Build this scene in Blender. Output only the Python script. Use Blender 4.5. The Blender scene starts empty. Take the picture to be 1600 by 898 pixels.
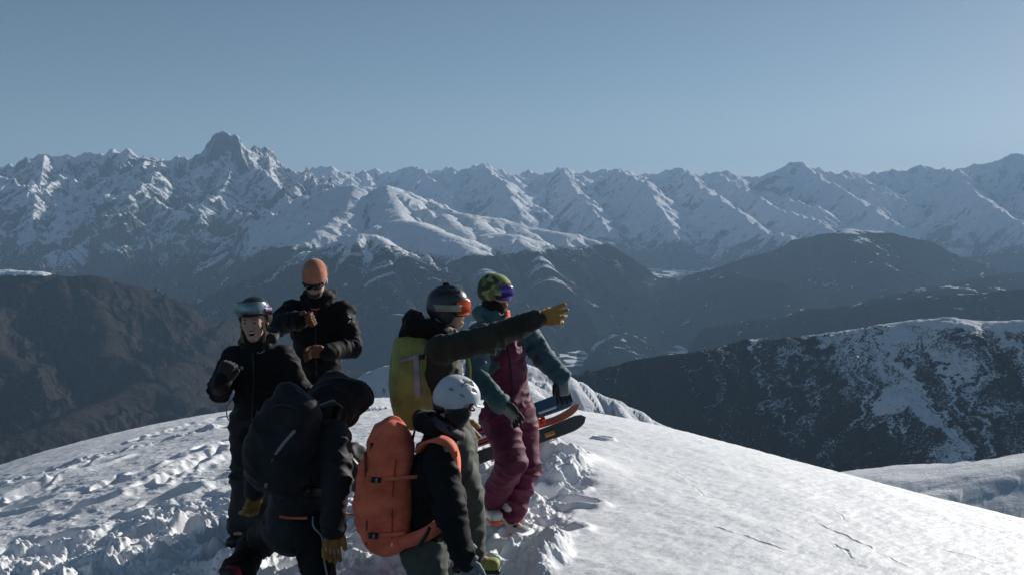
import bpy, bmesh, math, random
import numpy as np
from mathutils import Vector, Matrix, Euler

# ------------------------------------------------------------------ camera, world, sun, exposure
scene = bpy.context.scene
COL = scene.collection
CAM_Z = 2.35
F = 1555.0
PITCH = math.atan((449 - 320) / F)
cam_data = bpy.data.cameras.new('camera')
cam = bpy.data.objects.new('camera', cam_data)
COL.objects.link(cam)
cam.location = (0, 0, CAM_Z)
cam.rotation_euler = (math.radians(90) - PITCH, 0, 0)
cam_data.sensor_width = 36.0
cam_data.lens = 36.0 * F / 1600
cam_data.clip_start = 0.1
cam_data.clip_end = 300000
scene.camera = cam

SUN_AZ = math.radians(47)      # right of the view direction
SUN_EL = math.radians(19)
world = bpy.data.worlds.new('World')
scene.world = world
world.use_nodes = True
wn, wl = world.node_tree.nodes, world.node_tree.links
wn.clear()
wo = wn.new('ShaderNodeOutputWorld')
bg = wn.new('ShaderNodeBackground')
sky = wn.new('ShaderNodeTexSky')
sky.sky_type = 'NISHITA'
sky.sun_disc = False
sky.sun_elevation = SUN_EL
sky.sun_rotation = SUN_AZ
sky.altitude = 2900
sky.air_density = 0.9
sky.dust_density = 2.4
sky.ozone_density = 1.6
hs = wn.new('ShaderNodeHueSaturation')
hs.inputs['Saturation'].default_value = 0.93
hs.inputs['Hue'].default_value = 0.489
bg.inputs['Strength'].default_value = 0.05
wl.new(sky.outputs[0], hs.inputs['Color'])
wl.new(hs.outputs[0], bg.inputs[0])
wl.new(bg.outputs[0], wo.inputs[0])

sun_data = bpy.data.lights.new('sun', 'SUN')
sun = bpy.data.objects.new('sun', sun_data)
COL.objects.link(sun)
sun_data.energy = 5.0
sun_data.angle = math.radians(0.55)
sun_data.color = (1.0, 0.95, 0.88)
sd = Vector((math.sin(SUN_AZ) * math.cos(SUN_EL), math.cos(SUN_AZ) * math.cos(SUN_EL), math.sin(SUN_EL)))
sun.rotation_euler = sd.to_track_quat('Z', 'Y').to_euler()

scene.view_settings.view_transform = 'Standard'
scene.view_settings.look = 'None'
scene.view_settings.gamma = 1
scene.view_settings.use_curve_mapping = False
scene.view_settings.exposure = 0.24
scene.render.engine = 'CYCLES'
scene.cycles.use_denoising = True
scene.cycles.max_bounces = 6
scene.cycles.diffuse_bounces = 3
scene.cycles.glossy_bounces = 2
scene.cycles.volume_bounces = 0

HAZE = 2.5e-5

# ------------------------------------------------------------------ helpers
cp, sp = math.cos(PITCH), math.sin(PITCH)
def W(px, py, Y):
    """photo pixel (1600 wide) at world depth Y -> world point"""
    u = (px - 800) / F; v = (449 - py) / F
    d = np.array([u, cp + v * sp, -sp + v * cp])
    d = d / d[1] * Y
    return np.array([d[0], d[1], d[2] + CAM_Z])

rng = np.random.RandomState(7)
_perm = rng.permutation(256); _perm = np.concatenate([_perm, _perm, _perm]).astype(np.int32)
_ga = rng.rand(256) * 2 * np.pi
_g2 = np.stack([np.cos(_ga), np.sin(_ga)], 1).astype(np.float32)
_g3 = rng.normal(size=(256, 3)); _g3 = (_g3 / np.linalg.norm(_g3, axis=1)[:, None]).astype(np.float32)
def _fade(t): return t * t * t * (t * (t * 6 - 15) + 10)
def n2(x, y):
    xi = np.floor(x); yi = np.floor(y)
    fx = (x - xi).astype(np.float32); fy = (y - yi).astype(np.float32)
    xi = xi.astype(np.int64) & 255; yi = yi.astype(np.int64) & 255
    u = _fade(fx); v = _fade(fy)
    def g(ix, iy, dx, dy):
        h = _perm[_perm[ix] + iy] & 255
        q = _g2[h]
        return q[..., 0] * dx + q[..., 1] * dy
    a = g(xi, yi, fx, fy); b = g(xi + 1, yi, fx - 1, fy)
    c = g(xi, yi + 1, fx, fy - 1); d = g(xi + 1, yi + 1, fx - 1, fy - 1)
    return 1.5 * ((a + (b - a) * u) + ((c + (d - c) * u) - (a + (b - a) * u)) * v)
def n3(x, y, z):
    xi = np.floor(x); yi = np.floor(y); zi = np.floor(z)
    fx = (x - xi).astype(np.float32); fy = (y - yi).astype(np.float32); fz = (z - zi).astype(np.float32)
    xi = xi.astype(np.int64) & 255; yi = yi.astype(np.int64) & 255; zi = zi.astype(np.int64) & 255
    u = _fade(fx); v = _fade(fy); w = _fade(fz)
    out = 0
    for i in (0, 1):
        for j in (0, 1):
            for k in (0, 1):
                h = _perm[_perm[_perm[xi + i] + yi + j] + zi + k] & 255
                q = _g3[h]
                d = q[..., 0] * (fx - i) + q[..., 1] * (fy - j) + q[..., 2] * (fz - k)
                out = out + d * (u if i else 1 - u) * (v if j else 1 - v) * (w if k else 1 - w)
    return 1.6 * out
def fbm(x, y, o=4, lac=2.03, gain=0.5):
    s = 0; a = 1
    for i in range(o):
        s = s + a * n2(x + 17.3 * i, y - 9.1 * i); x = x * lac; y = y * lac; a *= gain
    return s
def ridged(x, y, o=5, lac=2.07, gain=0.5):
    s = 0; a = 1; w = 1
    for i in range(o):
        n = 1 - np.abs(n2(x + 31.7 * i, y + 5.9 * i)) * 1.4
        n = n * n
        s = s + a * n * w; w = np.clip(n * 1.3, 0, 1); x = x * lac; y = y * lac; a *= gain
    return s
def sstep(a, b, x):
    t = np.clip((x - a) / (b - a), 0, 1); return t * t * (3 - 2 * t)

def mesh_from(name, V, Fq, mat, parent=None, smooth=True, tris=None):
    me = bpy.data.meshes.new(name)
    V = np.asarray(V, dtype=np.float32); Fq = np.asarray(Fq, dtype=np.int32)
    n = Fq.shape[1]
    me.vertices.add(len(V)); me.vertices.foreach_set('co', V.ravel())
    me.loops.add(Fq.size); me.loops.foreach_set('vertex_index', Fq.ravel())
    me.polygons.add(len(Fq))
    me.polygons.foreach_set('loop_start', np.arange(0, Fq.size, n, dtype=np.int32))
    me.polygons.foreach_set('loop_total', np.full(len(Fq), n, dtype=np.int32))
    me.polygons.foreach_set('use_smooth', np.full(len(Fq), smooth, dtype=bool))
    me.update(calc_edges=True)
    me.validate()
    if mat: me.materials.append(mat)
    o = bpy.data.objects.new(name, me)
    COL.objects.link(o)
    if parent: o.parent = parent
    return o
def tag(o, label=None, cat=None, group=None, kind=None):
    if label: o['label'] = label
    if cat: o['category'] = cat
    if group: o['group'] = group
    if kind: o['kind'] = kind
    return o
def empty(name, loc, label, cat, group=None):
    o = bpy.data.objects.new(name, None); COL.objects.link(o); o.location = loc
    o.empty_display_size = 0.1
    return tag(o, label, cat, group)

class NT:
    """tiny node-tree helper"""
    def __init__(s, name):
        s.m = bpy.data.materials.new(name); s.m.use_nodes = True
        s.t = s.m.node_tree; s.n = s.t.nodes; s.l = s.t.links
        s.b = s.n['Principled BSDF']; s.out = s.n['Material Output']
    def new(s, typ, **kw):
        n = s.n.new(typ)
        for k, v in kw.items():
            if k.startswith('i_'): n.inputs[k[2:].replace('_', ' ')].default_value = v
            else: setattr(n, k, v)
        return n
    def lk(s, a, b): s.l.new(a, b)
    def math(s, op, a, b=None, c=None, clamp=False):
        n = s.n.new('ShaderNodeMath'); n.operation = op; n.use_clamp = clamp
        for i, v in enumerate((a, b, c)):
            if v is None: continue
            if isinstance(v, (int, float)): n.inputs[i].default_value = v
            else: s.l.new(v, n.inputs[i])
        return n.outputs[0]
    def ramp(s, f, a, b, c0=0.0, c1=1.0, smooth=True):
        n = s.n.new('ShaderNodeMapRange'); n.interpolation_type = 'SMOOTHSTEP' if smooth else 'LINEAR'
        n.inputs[1].default_value = a; n.inputs[2].default_value = b; n.inputs[3].default_value = c0; n.inputs[4].default_value = c1
        s.l.new(f, n.inputs[0]); return n.outputs[0]
    def noise(s, vec, scale, detail=4, rough=0.55, dist=0.0):
        n = s.n.new('ShaderNodeTexNoise'); n.inputs['Scale'].default_value = scale
        n.inputs['Detail'].default_value = detail; n.inputs['Roughness'].default_value = rough
        n.inputs['Distortion'].default_value = dist
        s.l.new(vec, n.inputs['Vector']); return n.outputs['Fac']
    def mix(s, f, a, b):
        n = s.n.new('ShaderNodeMix'); n.data_type = 'RGBA'
        if isinstance(f, (int, float)): n.inputs[0].default_value = f
        else: s.l.new(f, n.inputs[0])
        for i, v in ((6, a), (7, b)):
            if isinstance(v, tuple): n.inputs[i].default_value = (*v, 1)
            else: s.l.new(v, n.inputs[i])
        return n.outputs[2]
    def pos(s):
        g = s.n.new('ShaderNodeNewGeometry'); return g
    def scalev(s, vec, sc):
        n = s.n.new('ShaderNodeMapping'); n.inputs['Scale'].default_value = sc
        s.l.new(vec, n.inputs['Vector']); return n.outputs[0]
    def bump(s, h, strength, dist):
        n = s.n.new('ShaderNodeBump'); n.inputs['Strength'].default_value = strength
        n.inputs['Distance'].default_value = dist
        s.l.new(h, n.inputs['Height']); s.l.new(n.outputs[0], s.b.inputs['Normal'])
# ------------------------------------------------------------------ terrain materials
def terrain_mat(name, tree=-700, tree_w=250, snow_slope=0.62, slope_w=0.12, nscale=1 / 900., forest=(.009, .014, .017), brown=(.012, .017, .021),
                rock=(.12, .115, .11), snow=(.80, .82, .86), patch=0.0, brownmix=0.5, gully=0.0, gdir=(1, 1, 1), streak=220., gx=None, glow=-1100, tv=1.0, bs=.55, gs=1.0, zm=1.6, dl=7., xs=False):
    t = NT(name); g = t.pos(); P = g.outputs['Position']; N = g.outputs['Normal']
    sx = t.new('ShaderNodeSeparateXYZ'); t.lk(P, sx.inputs[0])
    sn = t.new('ShaderNodeSeparateXYZ'); t.lk(N, sn.inputs[0])
    nbig = t.noise(P, nscale, 5, .6); nmid = t.noise(P, nscale * 6, 6, .65); nfin = t.noise(P, nscale * 40, 5, .7)
    at1 = t.new('ShaderNodeAttribute', attribute_name='ss'); at2 = t.new('ShaderNodeAttribute', attribute_name='dd')
    cv = t.new('ShaderNodeCombineXYZ'); L_ = streak
    t.lk(t.math('MULTIPLY', at1.outputs['Fac'], 1 / L_), cv.inputs[0]); t.lk(t.math('MULTIPLY', at2.outputs['Fac'], 1 / (L_ * dl)), cv.inputs[1])
    t.lk(t.math('MULTIPLY', nmid, zm), cv.inputs[2])
    if xs:
        v_ = t.math('ADD', sx.outputs[0], t.math('MULTIPLY', sx.outputs[2], -.45))
        v_ = t.math('ADD', v_, t.math('MULTIPLY', t.math('SUBTRACT', nbig, .5), 420))
        v_ = t.math('ADD', v_, t.math('MULTIPLY', t.math('SUBTRACT', nmid, .5), 110))
        t.lk(t.math('MULTIPLY', v_, 1 / L_), cv.inputs[0]); t.lk(t.math('MULTIPLY', sx.outputs[2], 1 / (L_ * 9)), cv.inputs[1])
    nst = t.noise(cv.outputs[0], 1, 5, .66)
    # tree line
    h = t.math('ADD', sx.outputs[2], t.math('MULTIPLY', t.math('SUBTRACT', nbig, .5), tree_w * 3.0))
    h = t.math('ADD', h, t.math('MULTIPLY', t.math('SUBTRACT', nmid, .5), tree_w * 3.2))
    h = t.math('ADD', h, t.math('MULTIPLY', t.math('SUBTRACT', nfin, .5), tree_w * 1.6))
    h = t.math('ADD', h, t.math('MULTIPLY', t.math('SUBTRACT', nst, .5), tree_w * 6.0))
    treef = t.ramp(h, tree - tree_w * .3, tree + tree_w * .3, 1, 0)
    # rock by slope
    sl = t.math('ADD', sn.outputs[2], t.math('MULTIPLY', t.math('SUBTRACT', nmid, .5), .35))
    sl = t.math('ADD', sl, t.math('MULTIPLY', t.math('SUBTRACT', nfin, .5), .35))
    sl = t.math('ADD', sl, t.math('MULTIPLY', t.math('SUBTRACT', nst, .5), .7))
    rockf = t.ramp(sl, snow_slope - slope_w, snow_slope + slope_w, 1, 0)
    rockc = t.mix(nmid, rock, tuple(c * 1.5 for c in rock))
    up = t.mix(rockf, snow, rockc)
    low = t.mix(t.ramp(nbig, .5 - brownmix * .2, .62, 0, 1), forest, brown)
    low = t.mix(t.ramp(nfin, .35, .7), low, tuple(c * .6 for c in forest))
    if patch > 0:
        pf = t.ramp(t.math('ADD', t.math('MULTIPLY', nbig, .7), t.math('ADD', t.math('MULTIPLY', nmid, .8), t.math('MULTIPLY', nfin, .3))), 1.135 - patch, 1.16 - patch, 0, 1)
        low = t.mix(pf, low, snow)
    if gully > 0:
        gf = t.math('ADD', t.math('MULTIPLY_ADD', t.math('SUBTRACT', nst, .5), gs, .5), t.math('MULTIPLY', t.math('SUBTRACT', nfin, .5), .85))
        gf = t.math('ADD', gf, t.math('MULTIPLY', t.math('SUBTRACT', nbig, .5), .25))
        gf = t.math('ADD', gf, t.math('MULTIPLY', t.ramp(sx.outputs[2], glow, tree), .20))
        if gx: gf = t.math('ADD', gf, t.ramp(sx.outputs[0], gx[0], gx[1], -.16, .05, False))
        gf = t.ramp(gf, .70 - gully, .84 - gully, 0, 1)
        low = t.mix(gf, low, snow)
    c = t.mix(treef, up, low)
    t.lk(c, t.b.inputs['Base Color'])
    t.b.inputs['Roughness'].default_value = .85
    t.b.inputs['Specular IOR Level'].default_value = 0.0
    bh = t.math('ADD', t.math('MULTIPLY', nmid, 1.0), t.math('MULTIPLY', nfin, .35))
    t.bump(bh, bs, .10 / nscale)
    return t.m

# ------------------------------------------------------------------ terrain geometry: ridge skeletons on polar patches
def poly(nodes, km=1000.):
    return [W(px, py, D * km) for px, py, D in nodes]
def spurs(line, n, length, drop, dirv=(.45, -1.0), jit=.35, seed=0, sub=2, nodes=4, wig=.25):
    """ridges that leave a crest line and run down towards the valley"""
    r = random.Random(seed); out = []
    L = [0]
    for a, b in zip(line[:-1], line[1:]): L.append(L[-1] + math.hypot(b[0] - a[0], b[1] - a[1]))
    for k in range(n):
        s = (k + .5 + r.uniform(-.38, .38)) / n * L[-1]
        i = max(j for j in range(len(L)) if L[j] <= s + 1e-6); i = min(i, len(line) - 2)
        f = (s - L[i]) / max(1e-6, L[i + 1] - L[i])
        p = line[i] * (1 - f) + line[i + 1] * f
        ang = math.atan2(dirv[1], dirv[0]) + r.uniform(-jit, jit)
        ln = length * r.uniform(.65, 1.25); dr = drop * r.uniform(.85, 1.15)
        pts = [p.copy()]
        for q in range(nodes):
            ang += r.uniform(-wig, wig)
            p = p + np.array([math.cos(ang), math.sin(ang), 0]) * ln / nodes
            p = p.copy(); p[2] -= dr * ln / nodes * r.choice((.55, .8, 1.0, 1.3, 1.4)) 
            pts.append(p)
        out.append(pts)
        if sub > 0:
            out += spurs(pts, sub, length * .42, drop * 1.25, (math.cos(ang + .7), math.sin(ang + .7)), .3, seed * 31 + k, 0, 3)
            out += spurs(pts, sub, length * .42, drop * 1.25, (math.cos(ang - .7), math.sin(ang - .7)), .3, seed * 37 + k, 0, 3)
    return out
def terrain(name, lines, px0, px1, r0, r1, nc, nr, mat, base=-1550, slope=.75, warp=(900, 170), det=(700, 120), rib=(260, 60),
            prof=.93, prof0=120., basef=None, logr=True, sharp=40., kind='structure', jag=0.0, seed=0, fine=(90, 10), det0=.12, edge=(1, 1)):
    az0 = math.atan((px0 - 800) / F); az1 = math.atan((px1 - 800) / F)
    az = np.linspace(az0, az1, nc)
    rr = np.exp(np.linspace(math.log(r0), math.log(r1), nr)) if logr else np.linspace(r0, r1, nr)
    Yg = rr[:, None] * np.ones((1, nc)); Xg = Yg * np.tan(az)[None, :]
    so = seed * 13.7
    wx = Xg + warp[1] * fbm(Xg / warp[0] + 3.3 + so, Yg / warp[0], 4)
    wy = Yg + warp[1] * fbm(Xg / warp[0] - 7.7 + so, Yg / warp[0] + 4.4, 4)
    Z = np.full(Xg.shape, -1e5); DD = np.full(Xg.shape, 1e5); SS = np.zeros(Xg.shape); SL = np.ones(Xg.shape)
    cum0 = 0
    for ln in lines:
        cum0 += 5000; s = cum0; slm = 1.0
        if isinstance(ln, tuple): slm, ln = ln
        for a, b in zip(ln[:-1], ln[1:]):
            dx, dy = b[0] - a[0], b[1] - a[1]; L2 = dx * dx + dy * dy + 1e-9; L = math.sqrt(L2)
            # only rows/columns within reach
            reach = (max(a[2], b[2]) - base) / slope / min(slm, 1) * 1.3 + warp[1] * 2
            ylo, yhi = min(a[1], b[1]) - reach, max(a[1], b[1]) + reach
            i0, i1 = np.searchsorted(rr, ylo), np.searchsorted(rr, yhi)
            if i1 <= i0: s += L; continue
            x_, y_ = wx[i0:i1], wy[i0:i1]
            t = np.clip(((x_ - a[0]) * dx + (y_ - a[1]) * dy) / L2, 0, 1)
            d = np.hypot(x_ - a[0] - t * dx, y_ - a[1] - t * dy)
            xs_, ys_ = Xg[i0:i1], Yg[i0:i1]
            t2 = np.clip(((xs_ - a[0]) * dx + (ys_ - a[1]) * dy) / L2, 0, 1)
            d2 = np.hypot(xs_ - a[0] - t2 * dx, ys_ - a[1] - t2 * dy)
            k = sstep(0, warp[1] * 3.0, d2) * .85 + .15
            d = d2 * (1 - k) + d * k; t = t2 * (1 - k) + t * k
            z = a[2] + (b[2] - a[2]) * t - slope * slm * (prof0 * (((d * d + sharp * sharp) / prof0 ** 2) ** (prof / 2)) - prof0 * (sharp / prof0) ** prof)
            m = z > Z[i0:i1]
            Z[i0:i1][m] = z[m]; DD[i0:i1][m] = d[m]; SS[i0:i1][m] = (s + t * L)[m]; SL[i0:i1][m] = slm
            s += L
    amp = sstep(0, det[0] * .8, DD)
    Z += det[1] * (ridged(Xg / det[0] + so, Yg / det[0], 6) - 1.0) * (det0 + (1 - det0) * amp)
    Z += rib[1] / SL ** 1.3 * (ridged(SS / rib[0], DD / (rib[0] * 3.5) + so, 4) - 1.0) * (jag + (1 - jag) * amp)
    Z += fine[1] * fbm(Xg / fine[0], Yg / fine[0], 4)
    bz = base if basef is None else basef(Xg, Yg)
    Z = np.maximum(Z, bz - 60)
    cc = np.linspace(0, 1, nc)[None, :]
    ef = 1.0
    if edge[0]: ef = ef * sstep(0, .10, cc)
    if edge[1]: ef = ef * sstep(0, .10, 1 - cc)
    fl_ = bz - 60
    Z = fl_ + (Z - fl_) * ef
    V = np.stack([Xg, Yg, Z], -1).reshape(-1, 3)
    I = np.arange(nr * nc).reshape(nr, nc)
    Q = np.stack([I[:-1, :-1], I[:-1, 1:], I[1:, 1:], I[1:, :-1]], -1).reshape(-1, 4)
    on = (Z > bz - 25).ravel()
    Q = Q[on[Q].any(1)]
    o = mesh_from(name, V, Q, mat)
    if len(o.data.vertices) == V.shape[0]:
        for nm_, arr in (('ss', SS), ('dd', DD)):
            a_ = o.data.attributes.new(nm_, 'FLOAT', 'POINT'); a_.data.foreach_set('value', arr.astype(np.float32).ravel())
    if kind: o['kind'] = kind
    return o

def floor_z(x, y):
    return -1500 + np.clip(y - 14000, 0, 1e9) * .045

M_far = terrain_mat('far_snow_rock', tree=-760, tree_w=150, snow_slope=.56, nscale=1 / 1500., rock=(.10, .11, .12), streak=220., tv=2.0, gully=.03, gs=1.8, glow=-1250, zm=.8, dl=14.)
M_left = terrain_mat('left_snow_rock', tree=-700, tree_w=110, snow_slope=.61, slope_w=.10, nscale=1 / 1100., rock=(.10, .098, .095), patch=.02, streak=130., tv=2.0, gully=.03, gs=2.0, glow=-1250, zm=.8, dl=14.)
M_should = terrain_mat('shoulder_snow', tree=-590, tree_w=75, snow_slope=.50, nscale=1 / 900., patch=.0, streak=120., tv=1.8, gully=.015, gs=2.0, glow=-950, zm=.8, dl=14.)
M_spur = terrain_mat('spur_forest', tree=-450, tree_w=60, snow_slope=.55, nscale=1 / 700., patch=.0, streak=110., tv=1.5, bs=.3, gully=.01, gs=2.0, glow=-800, zm=.8, dl=14.)
M_hill = terrain_mat('hill_forest', tree=-385, tree_w=26, snow_slope=.5, nscale=1 / 800., patch=.085, forest=(.008, .013, .016), brown=(.010, .015, .019), streak=200., bs=.25)
M_brown = terrain_mat('brown_hill', tree=-484, tree_w=9, snow_slope=.3, nscale=1 / 500., patch=-.03, brownmix=1.6, forest=(.016, .020, .021), brown=(.062, .050, .043), streak=90.)
M_near = terrain_mat('near_forest_snow', tree=-440, tree_w=14, snow_slope=.25, nscale=1 / 260., gully=.03, forest=(.017, .022, .020), brown=(.026, .028, .026), streak=34., gx=(450, 1400), glow=-1050, gs=1.7, zm=.9, tv=2.2, dl=12., xs=True)

# -- farthest range
far_line = poly([(330, 285, 30), (420, 268, 29), (455, 266, 28), (480, 268, 28), (500, 257, 28), (516, 255, 28), (530, 268, 28), (560, 265, 28.5), (580, 264, 28.5),
    (605, 268, 28.5), (625, 262, 28.5), (652, 259, 28.5), (668, 268, 28.5), (690, 264, 28), (706, 259, 28), (720, 265, 28), (738, 260, 28), (757, 254, 27.5), (780, 264, 27.5), (800, 271, 27.5),
    (820, 266, 27.5), (848, 272, 27), (866, 264, 27), (880, 258, 27), (900, 267, 27), (930, 267, 27), (962, 260, 27), (978, 267, 27), (1000, 271, 27), (1022, 269, 27),
    (1050, 262, 26.5), (1075, 262, 26.5), (1095, 273, 26.5), (1117, 266, 26), (1138, 263, 26), (1160, 273, 26), (1198, 271, 26), (1220, 259, 25.5), (1246, 248, 25.5), (1266, 256, 25.5),
    (1290, 269, 25.5), (1345, 270, 25.5), (1382, 266, 25.5), (1420, 263, 25), (1440, 256, 25), (1452, 260, 25), (1472, 259, 24.5), (1492, 262, 24.5), (1522, 257, 24), (1546, 251, 24),
    (1562, 246, 23.5), (1588, 236, 23), (1612, 240, 23), (1660, 230, 22.5), (1720, 245, 22), (1800, 240, 22)])
fl = [far_line] + spurs(far_line, 30, 4200, .27, (.42, -1), .35, 5, 2)
fl += [poly([(880, 262, 26.8), (895, 290, 24.5), (925, 320, 22.5), (950, 360, 21)]), poly([(962, 264, 26), (1010, 285, 24), (1030, 320, 22), (1060, 370, 20.5)]),
       poly([(1075, 266, 26), (1095, 290, 24), (1150, 325, 21.5), (1200, 360, 20), (1240, 372, 19)]),
       poly([(1150, 285, 24.5), (1200, 315, 22.5), (1250, 335, 21), (1300, 355, 19.5)]), poly([(1246, 252, 25), (1300, 285, 23.5), (1350, 315, 22), (1390, 340, 20.5)]),
       poly([(1500, 262, 23.5), (1520, 300, 21), (1560, 325, 19), (1620, 360, 17.5)]), poly([(757, 258, 27), (790, 285, 24), (800, 310, 22)])]
terrain('far_mountain_range', fl, 330, 1790, 15500, 33000, 1500, 520, M_far, base=-1200, slope=.80, warp=(1500, 260), det=(1500, 230), rib=(620, 170), basef=lambda x, y: floor_z(x, y), sharp=40, jag=.4, fine=(220, 26), seed=1, edge=(1, 0))

# -- left range with the double-headed peak
left_line = poly([(-330, 262, 19), (-250, 240, 19), (-180, 258, 19), (-80, 245, 19), (0, 253, 19), (22, 257, 19), (42, 251, 19), (70, 234, 19), (95, 240, 19), (120, 243, 19), (155, 238, 19), (172, 240, 19), (178, 229, 19), (186, 238, 19), (198, 226, 19), (207, 241, 19),
    (225, 242, 19), (240, 246, 19), (300, 247, 19), (314, 244, 19), (322, 235, 19), (333, 228, 19), (345, 224, 19), (354, 222, 19), (361, 225, 19), (368, 228, 19), (376, 232, 19), (384, 238, 19), (391, 240, 19.1),
    (400, 229, 19.8), (414, 229, 19.8), (424, 238, 19.6), (444, 260, 19), (460, 268, 18.5), (476, 264, 18.2), (486, 280, 17.8), (520, 292, 17)])
ll = [left_line, (3.0, poly([(322, 228, 18.95), (333, 209, 18.95), (345, 202, 18.95), (354, 202, 18.95), (361, 206, 18.95), (368, 205, 18.95), (376, 214, 18.95), (384, 229, 18.95)])),
    (2.0, poly([(335, 212, 18.9), (322, 240, 18.5), (318, 262, 18.1)])), (2.2, poly([(372, 210, 18.9), (378, 236, 18.5), (388, 262, 18.0)]))] + spurs(left_line, 15, 3600, .30, (.5, -1), .3, 11, 2)
ll += [poly([(384, 232, 18.9), (400, 262, 18), (430, 282, 17.2), (450, 300, 16.5)]), poly([(345, 262, 18.2), (352, 284, 17.4), (374, 308, 16.8), (380, 342, 16), (402, 362, 15.4), (420, 394, 14.6), (440, 410, 13.8)]),
       poly([(240, 250, 18.6), (238, 300, 17.4), (222, 330, 16.6), (262, 352, 16), (250, 390, 15.2)]), poly([(380, 350, 15.9), (350, 378, 15), (360, 400, 14.2), (390, 425, 13.4)]),
       poly([(70, 238, 18.8), (60, 300, 17), (110, 340, 16)]), poly([(-20, 268, 17.5), (25, 282, 17), (55, 300, 16.5), (50, 350, 15.5)])]
terrain('left_mountain_range', ll, -340, 640, 12000, 23500, 1050, 620, M_left, base=-1500, slope=.95, warp=(1100, 200), det=(900, 250), rib=(360, 150), basef=floor_z, sharp=15, jag=.4, prof=.9, fine=(130, 20), seed=2, edge=(0, 1))

# -- snowy shoulder in the middle
sh_line = poly([(430, 300, 17.6), (470, 305, 16.9), (505, 308, 16), (530, 292, 15.5), (553, 289, 15.2), (585, 294, 15.2), (604, 290, 15.2), (640, 302, 15), (670, 318, 15), (700, 331, 14.8), (735, 335, 14.6), (780, 340, 14.5), (815, 352, 14.3), (850, 358, 14.2), (880, 364, 14)])
sl = [sh_line, (1.7, poly([(880, 364, 14), (925, 374, 13.9), (945, 380, 13.8), (968, 396, 13.6), (980, 412, 13.5)])),  poly([(604, 292, 15), (628, 342, 13.8), (660, 350, 13.2), (700, 368, 12.6), (745, 395, 12), (765, 430, 11.4)]),
      poly([(735, 337, 14.4), (770, 364, 13.4), (800, 366, 13)]), (1.5, poly([(800, 366, 13), (830, 385, 12.4), (855, 420, 11.8), (865, 450, 11.2)])), poly([(553, 292, 15), (540, 330, 14.2), (500, 360, 13.4)]),
      poly([(690, 334, 14.5), (715, 352, 13.7), (745, 378, 13)])]
sl += spurs(sh_line[6:], 6, 1500, .45, (.3, -1), .3, 3, 0)
terrain('snowy_mountain_shoulder', sl, 300, 1260, 9500, 18500, 1050, 480, M_should, base=-1500, slope=.60, warp=(1300, 120), det=(900, 110), rib=(300, 50), basef=floor_z, sharp=160, fine=(160, 5), seed=3, jag=.1)

# -- dark spur in front of it
sp_line = poly([(330, 500, 12), (400, 440, 11.8), (440, 418, 11.6), (470, 402, 11.4), (505, 385, 11.2), (540, 371, 11), (565, 366, 11), (585, 368, 11), (602, 376, 10.8), (640, 402, 10.4), (680, 436, 10), (740, 500, 9.4)])
terrain('forested_mountain_spur', [sp_line, poly([(560, 369, 11), (545, 420, 10.2), (530, 490, 9.4)]), poly([(602, 378, 10.7), (615, 430, 10), (620, 500, 9.2)]), poly([(470, 404, 11.3), (450, 470, 10.4), (440, 520, 9.8)])], 180, 900, 8000, 13500, 760, 380, M_spur, base=-1500, slope=.62,
    warp=(800, 90), det=(600, 110), rib=(220, 60), basef=floor_z, sharp=50, fine=(100, 6), seed=4)

# -- broad forested hill on the right, and the dark hills beside it
terrain('forested_hill', [poly([(1072, 470, 12.4), (1090, 442, 12.8), (1130, 418, 13), (1180, 402, 13.4), (1230, 384, 13.7), (1290, 364, 14), (1322, 357, 14), (1345, 360, 14), (1380, 361, 14), (1425, 374, 14), (1500, 410, 14), (1600, 445, 14)]),
    poly([(1130, 420, 12.8), (1160, 432, 12), (1200, 438, 11.4), (1240, 480, 10.4), (1260, 530, 9.4)]), poly([(1000, 500, 11), (960, 530, 9.8), (920, 560, 8.6)]),
    poly([(1322, 360, 13.8), (1360, 400, 12.6), (1390, 450, 11.4)])], 880, 1760, 7500, 17000, 900, 420, M_hill, base=-1500, slope=.62, warp=(1200, 130), det=(900, 75), rib=(320, 36), basef=floor_z, sharp=200, fine=(160, 5), seed=5, edge=(1, 1))
terrain('dark_valley_hill', [poly([(1380, 440, 16), (1450, 413, 16), (1530, 400, 16), (1600, 394, 16), (1700, 385, 16), (1800, 380, 16)]),
    poly([(1120, 520, 8.6), (1200, 500, 8.5), (1300, 483, 8.4), (1400, 470, 8.3), (1500, 462, 8.2), (1600, 452, 8.1), (1800, 430, 8)]), poly([(1400, 472, 8.3), (1500, 445, 10), (1600, 425, 12), (1750, 410, 13)])], 1040, 1790, 6500, 18500, 700, 360, M_hill, base=-1500, slope=.40,
    warp=(1200, 130), det=(900, 75), rib=(320, 36), basef=floor_z, sharp=200, fine=(160, 5), seed=6, edge=(1, 0))

# -- brown hill on the left and the dark foothill in front
gl = poly([(-330, 440, 6.6), (-200, 428, 6.7), (-80, 424, 6.8), (0, 422, 7), (60, 424, 7), (92, 432, 7), (138, 429, 7), (160, 434, 7), (200, 444, 7.05), (262, 466, 7.15), (302, 487, 7.3), (338, 508, 7.6), (352, 528, 7.9), (356, 560, 8.2)])
terrain('brown_valley_hill', [gl] + spurs(gl[2:], 9, 1500, .55, (.55, -1), .25, 21, 1) + [poly([(92, 433, 6.9), (120, 490, 6.5), (190, 540, 6.6), (240, 585, 6.8)]), poly([(-80, 426, 6.8), (-60, 500, 5.9), (20, 560, 5.7), (110, 620, 5.9)])], -340, 430, 4600, 9500, 900, 520, M_brown, base=-1500, slope=.62,
    warp=(500, 70), det=(420, 75), rib=(160, 48), basef=floor_z, sharp=60, fine=(70, 4), seed=7, edge=(0, 1))
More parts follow.
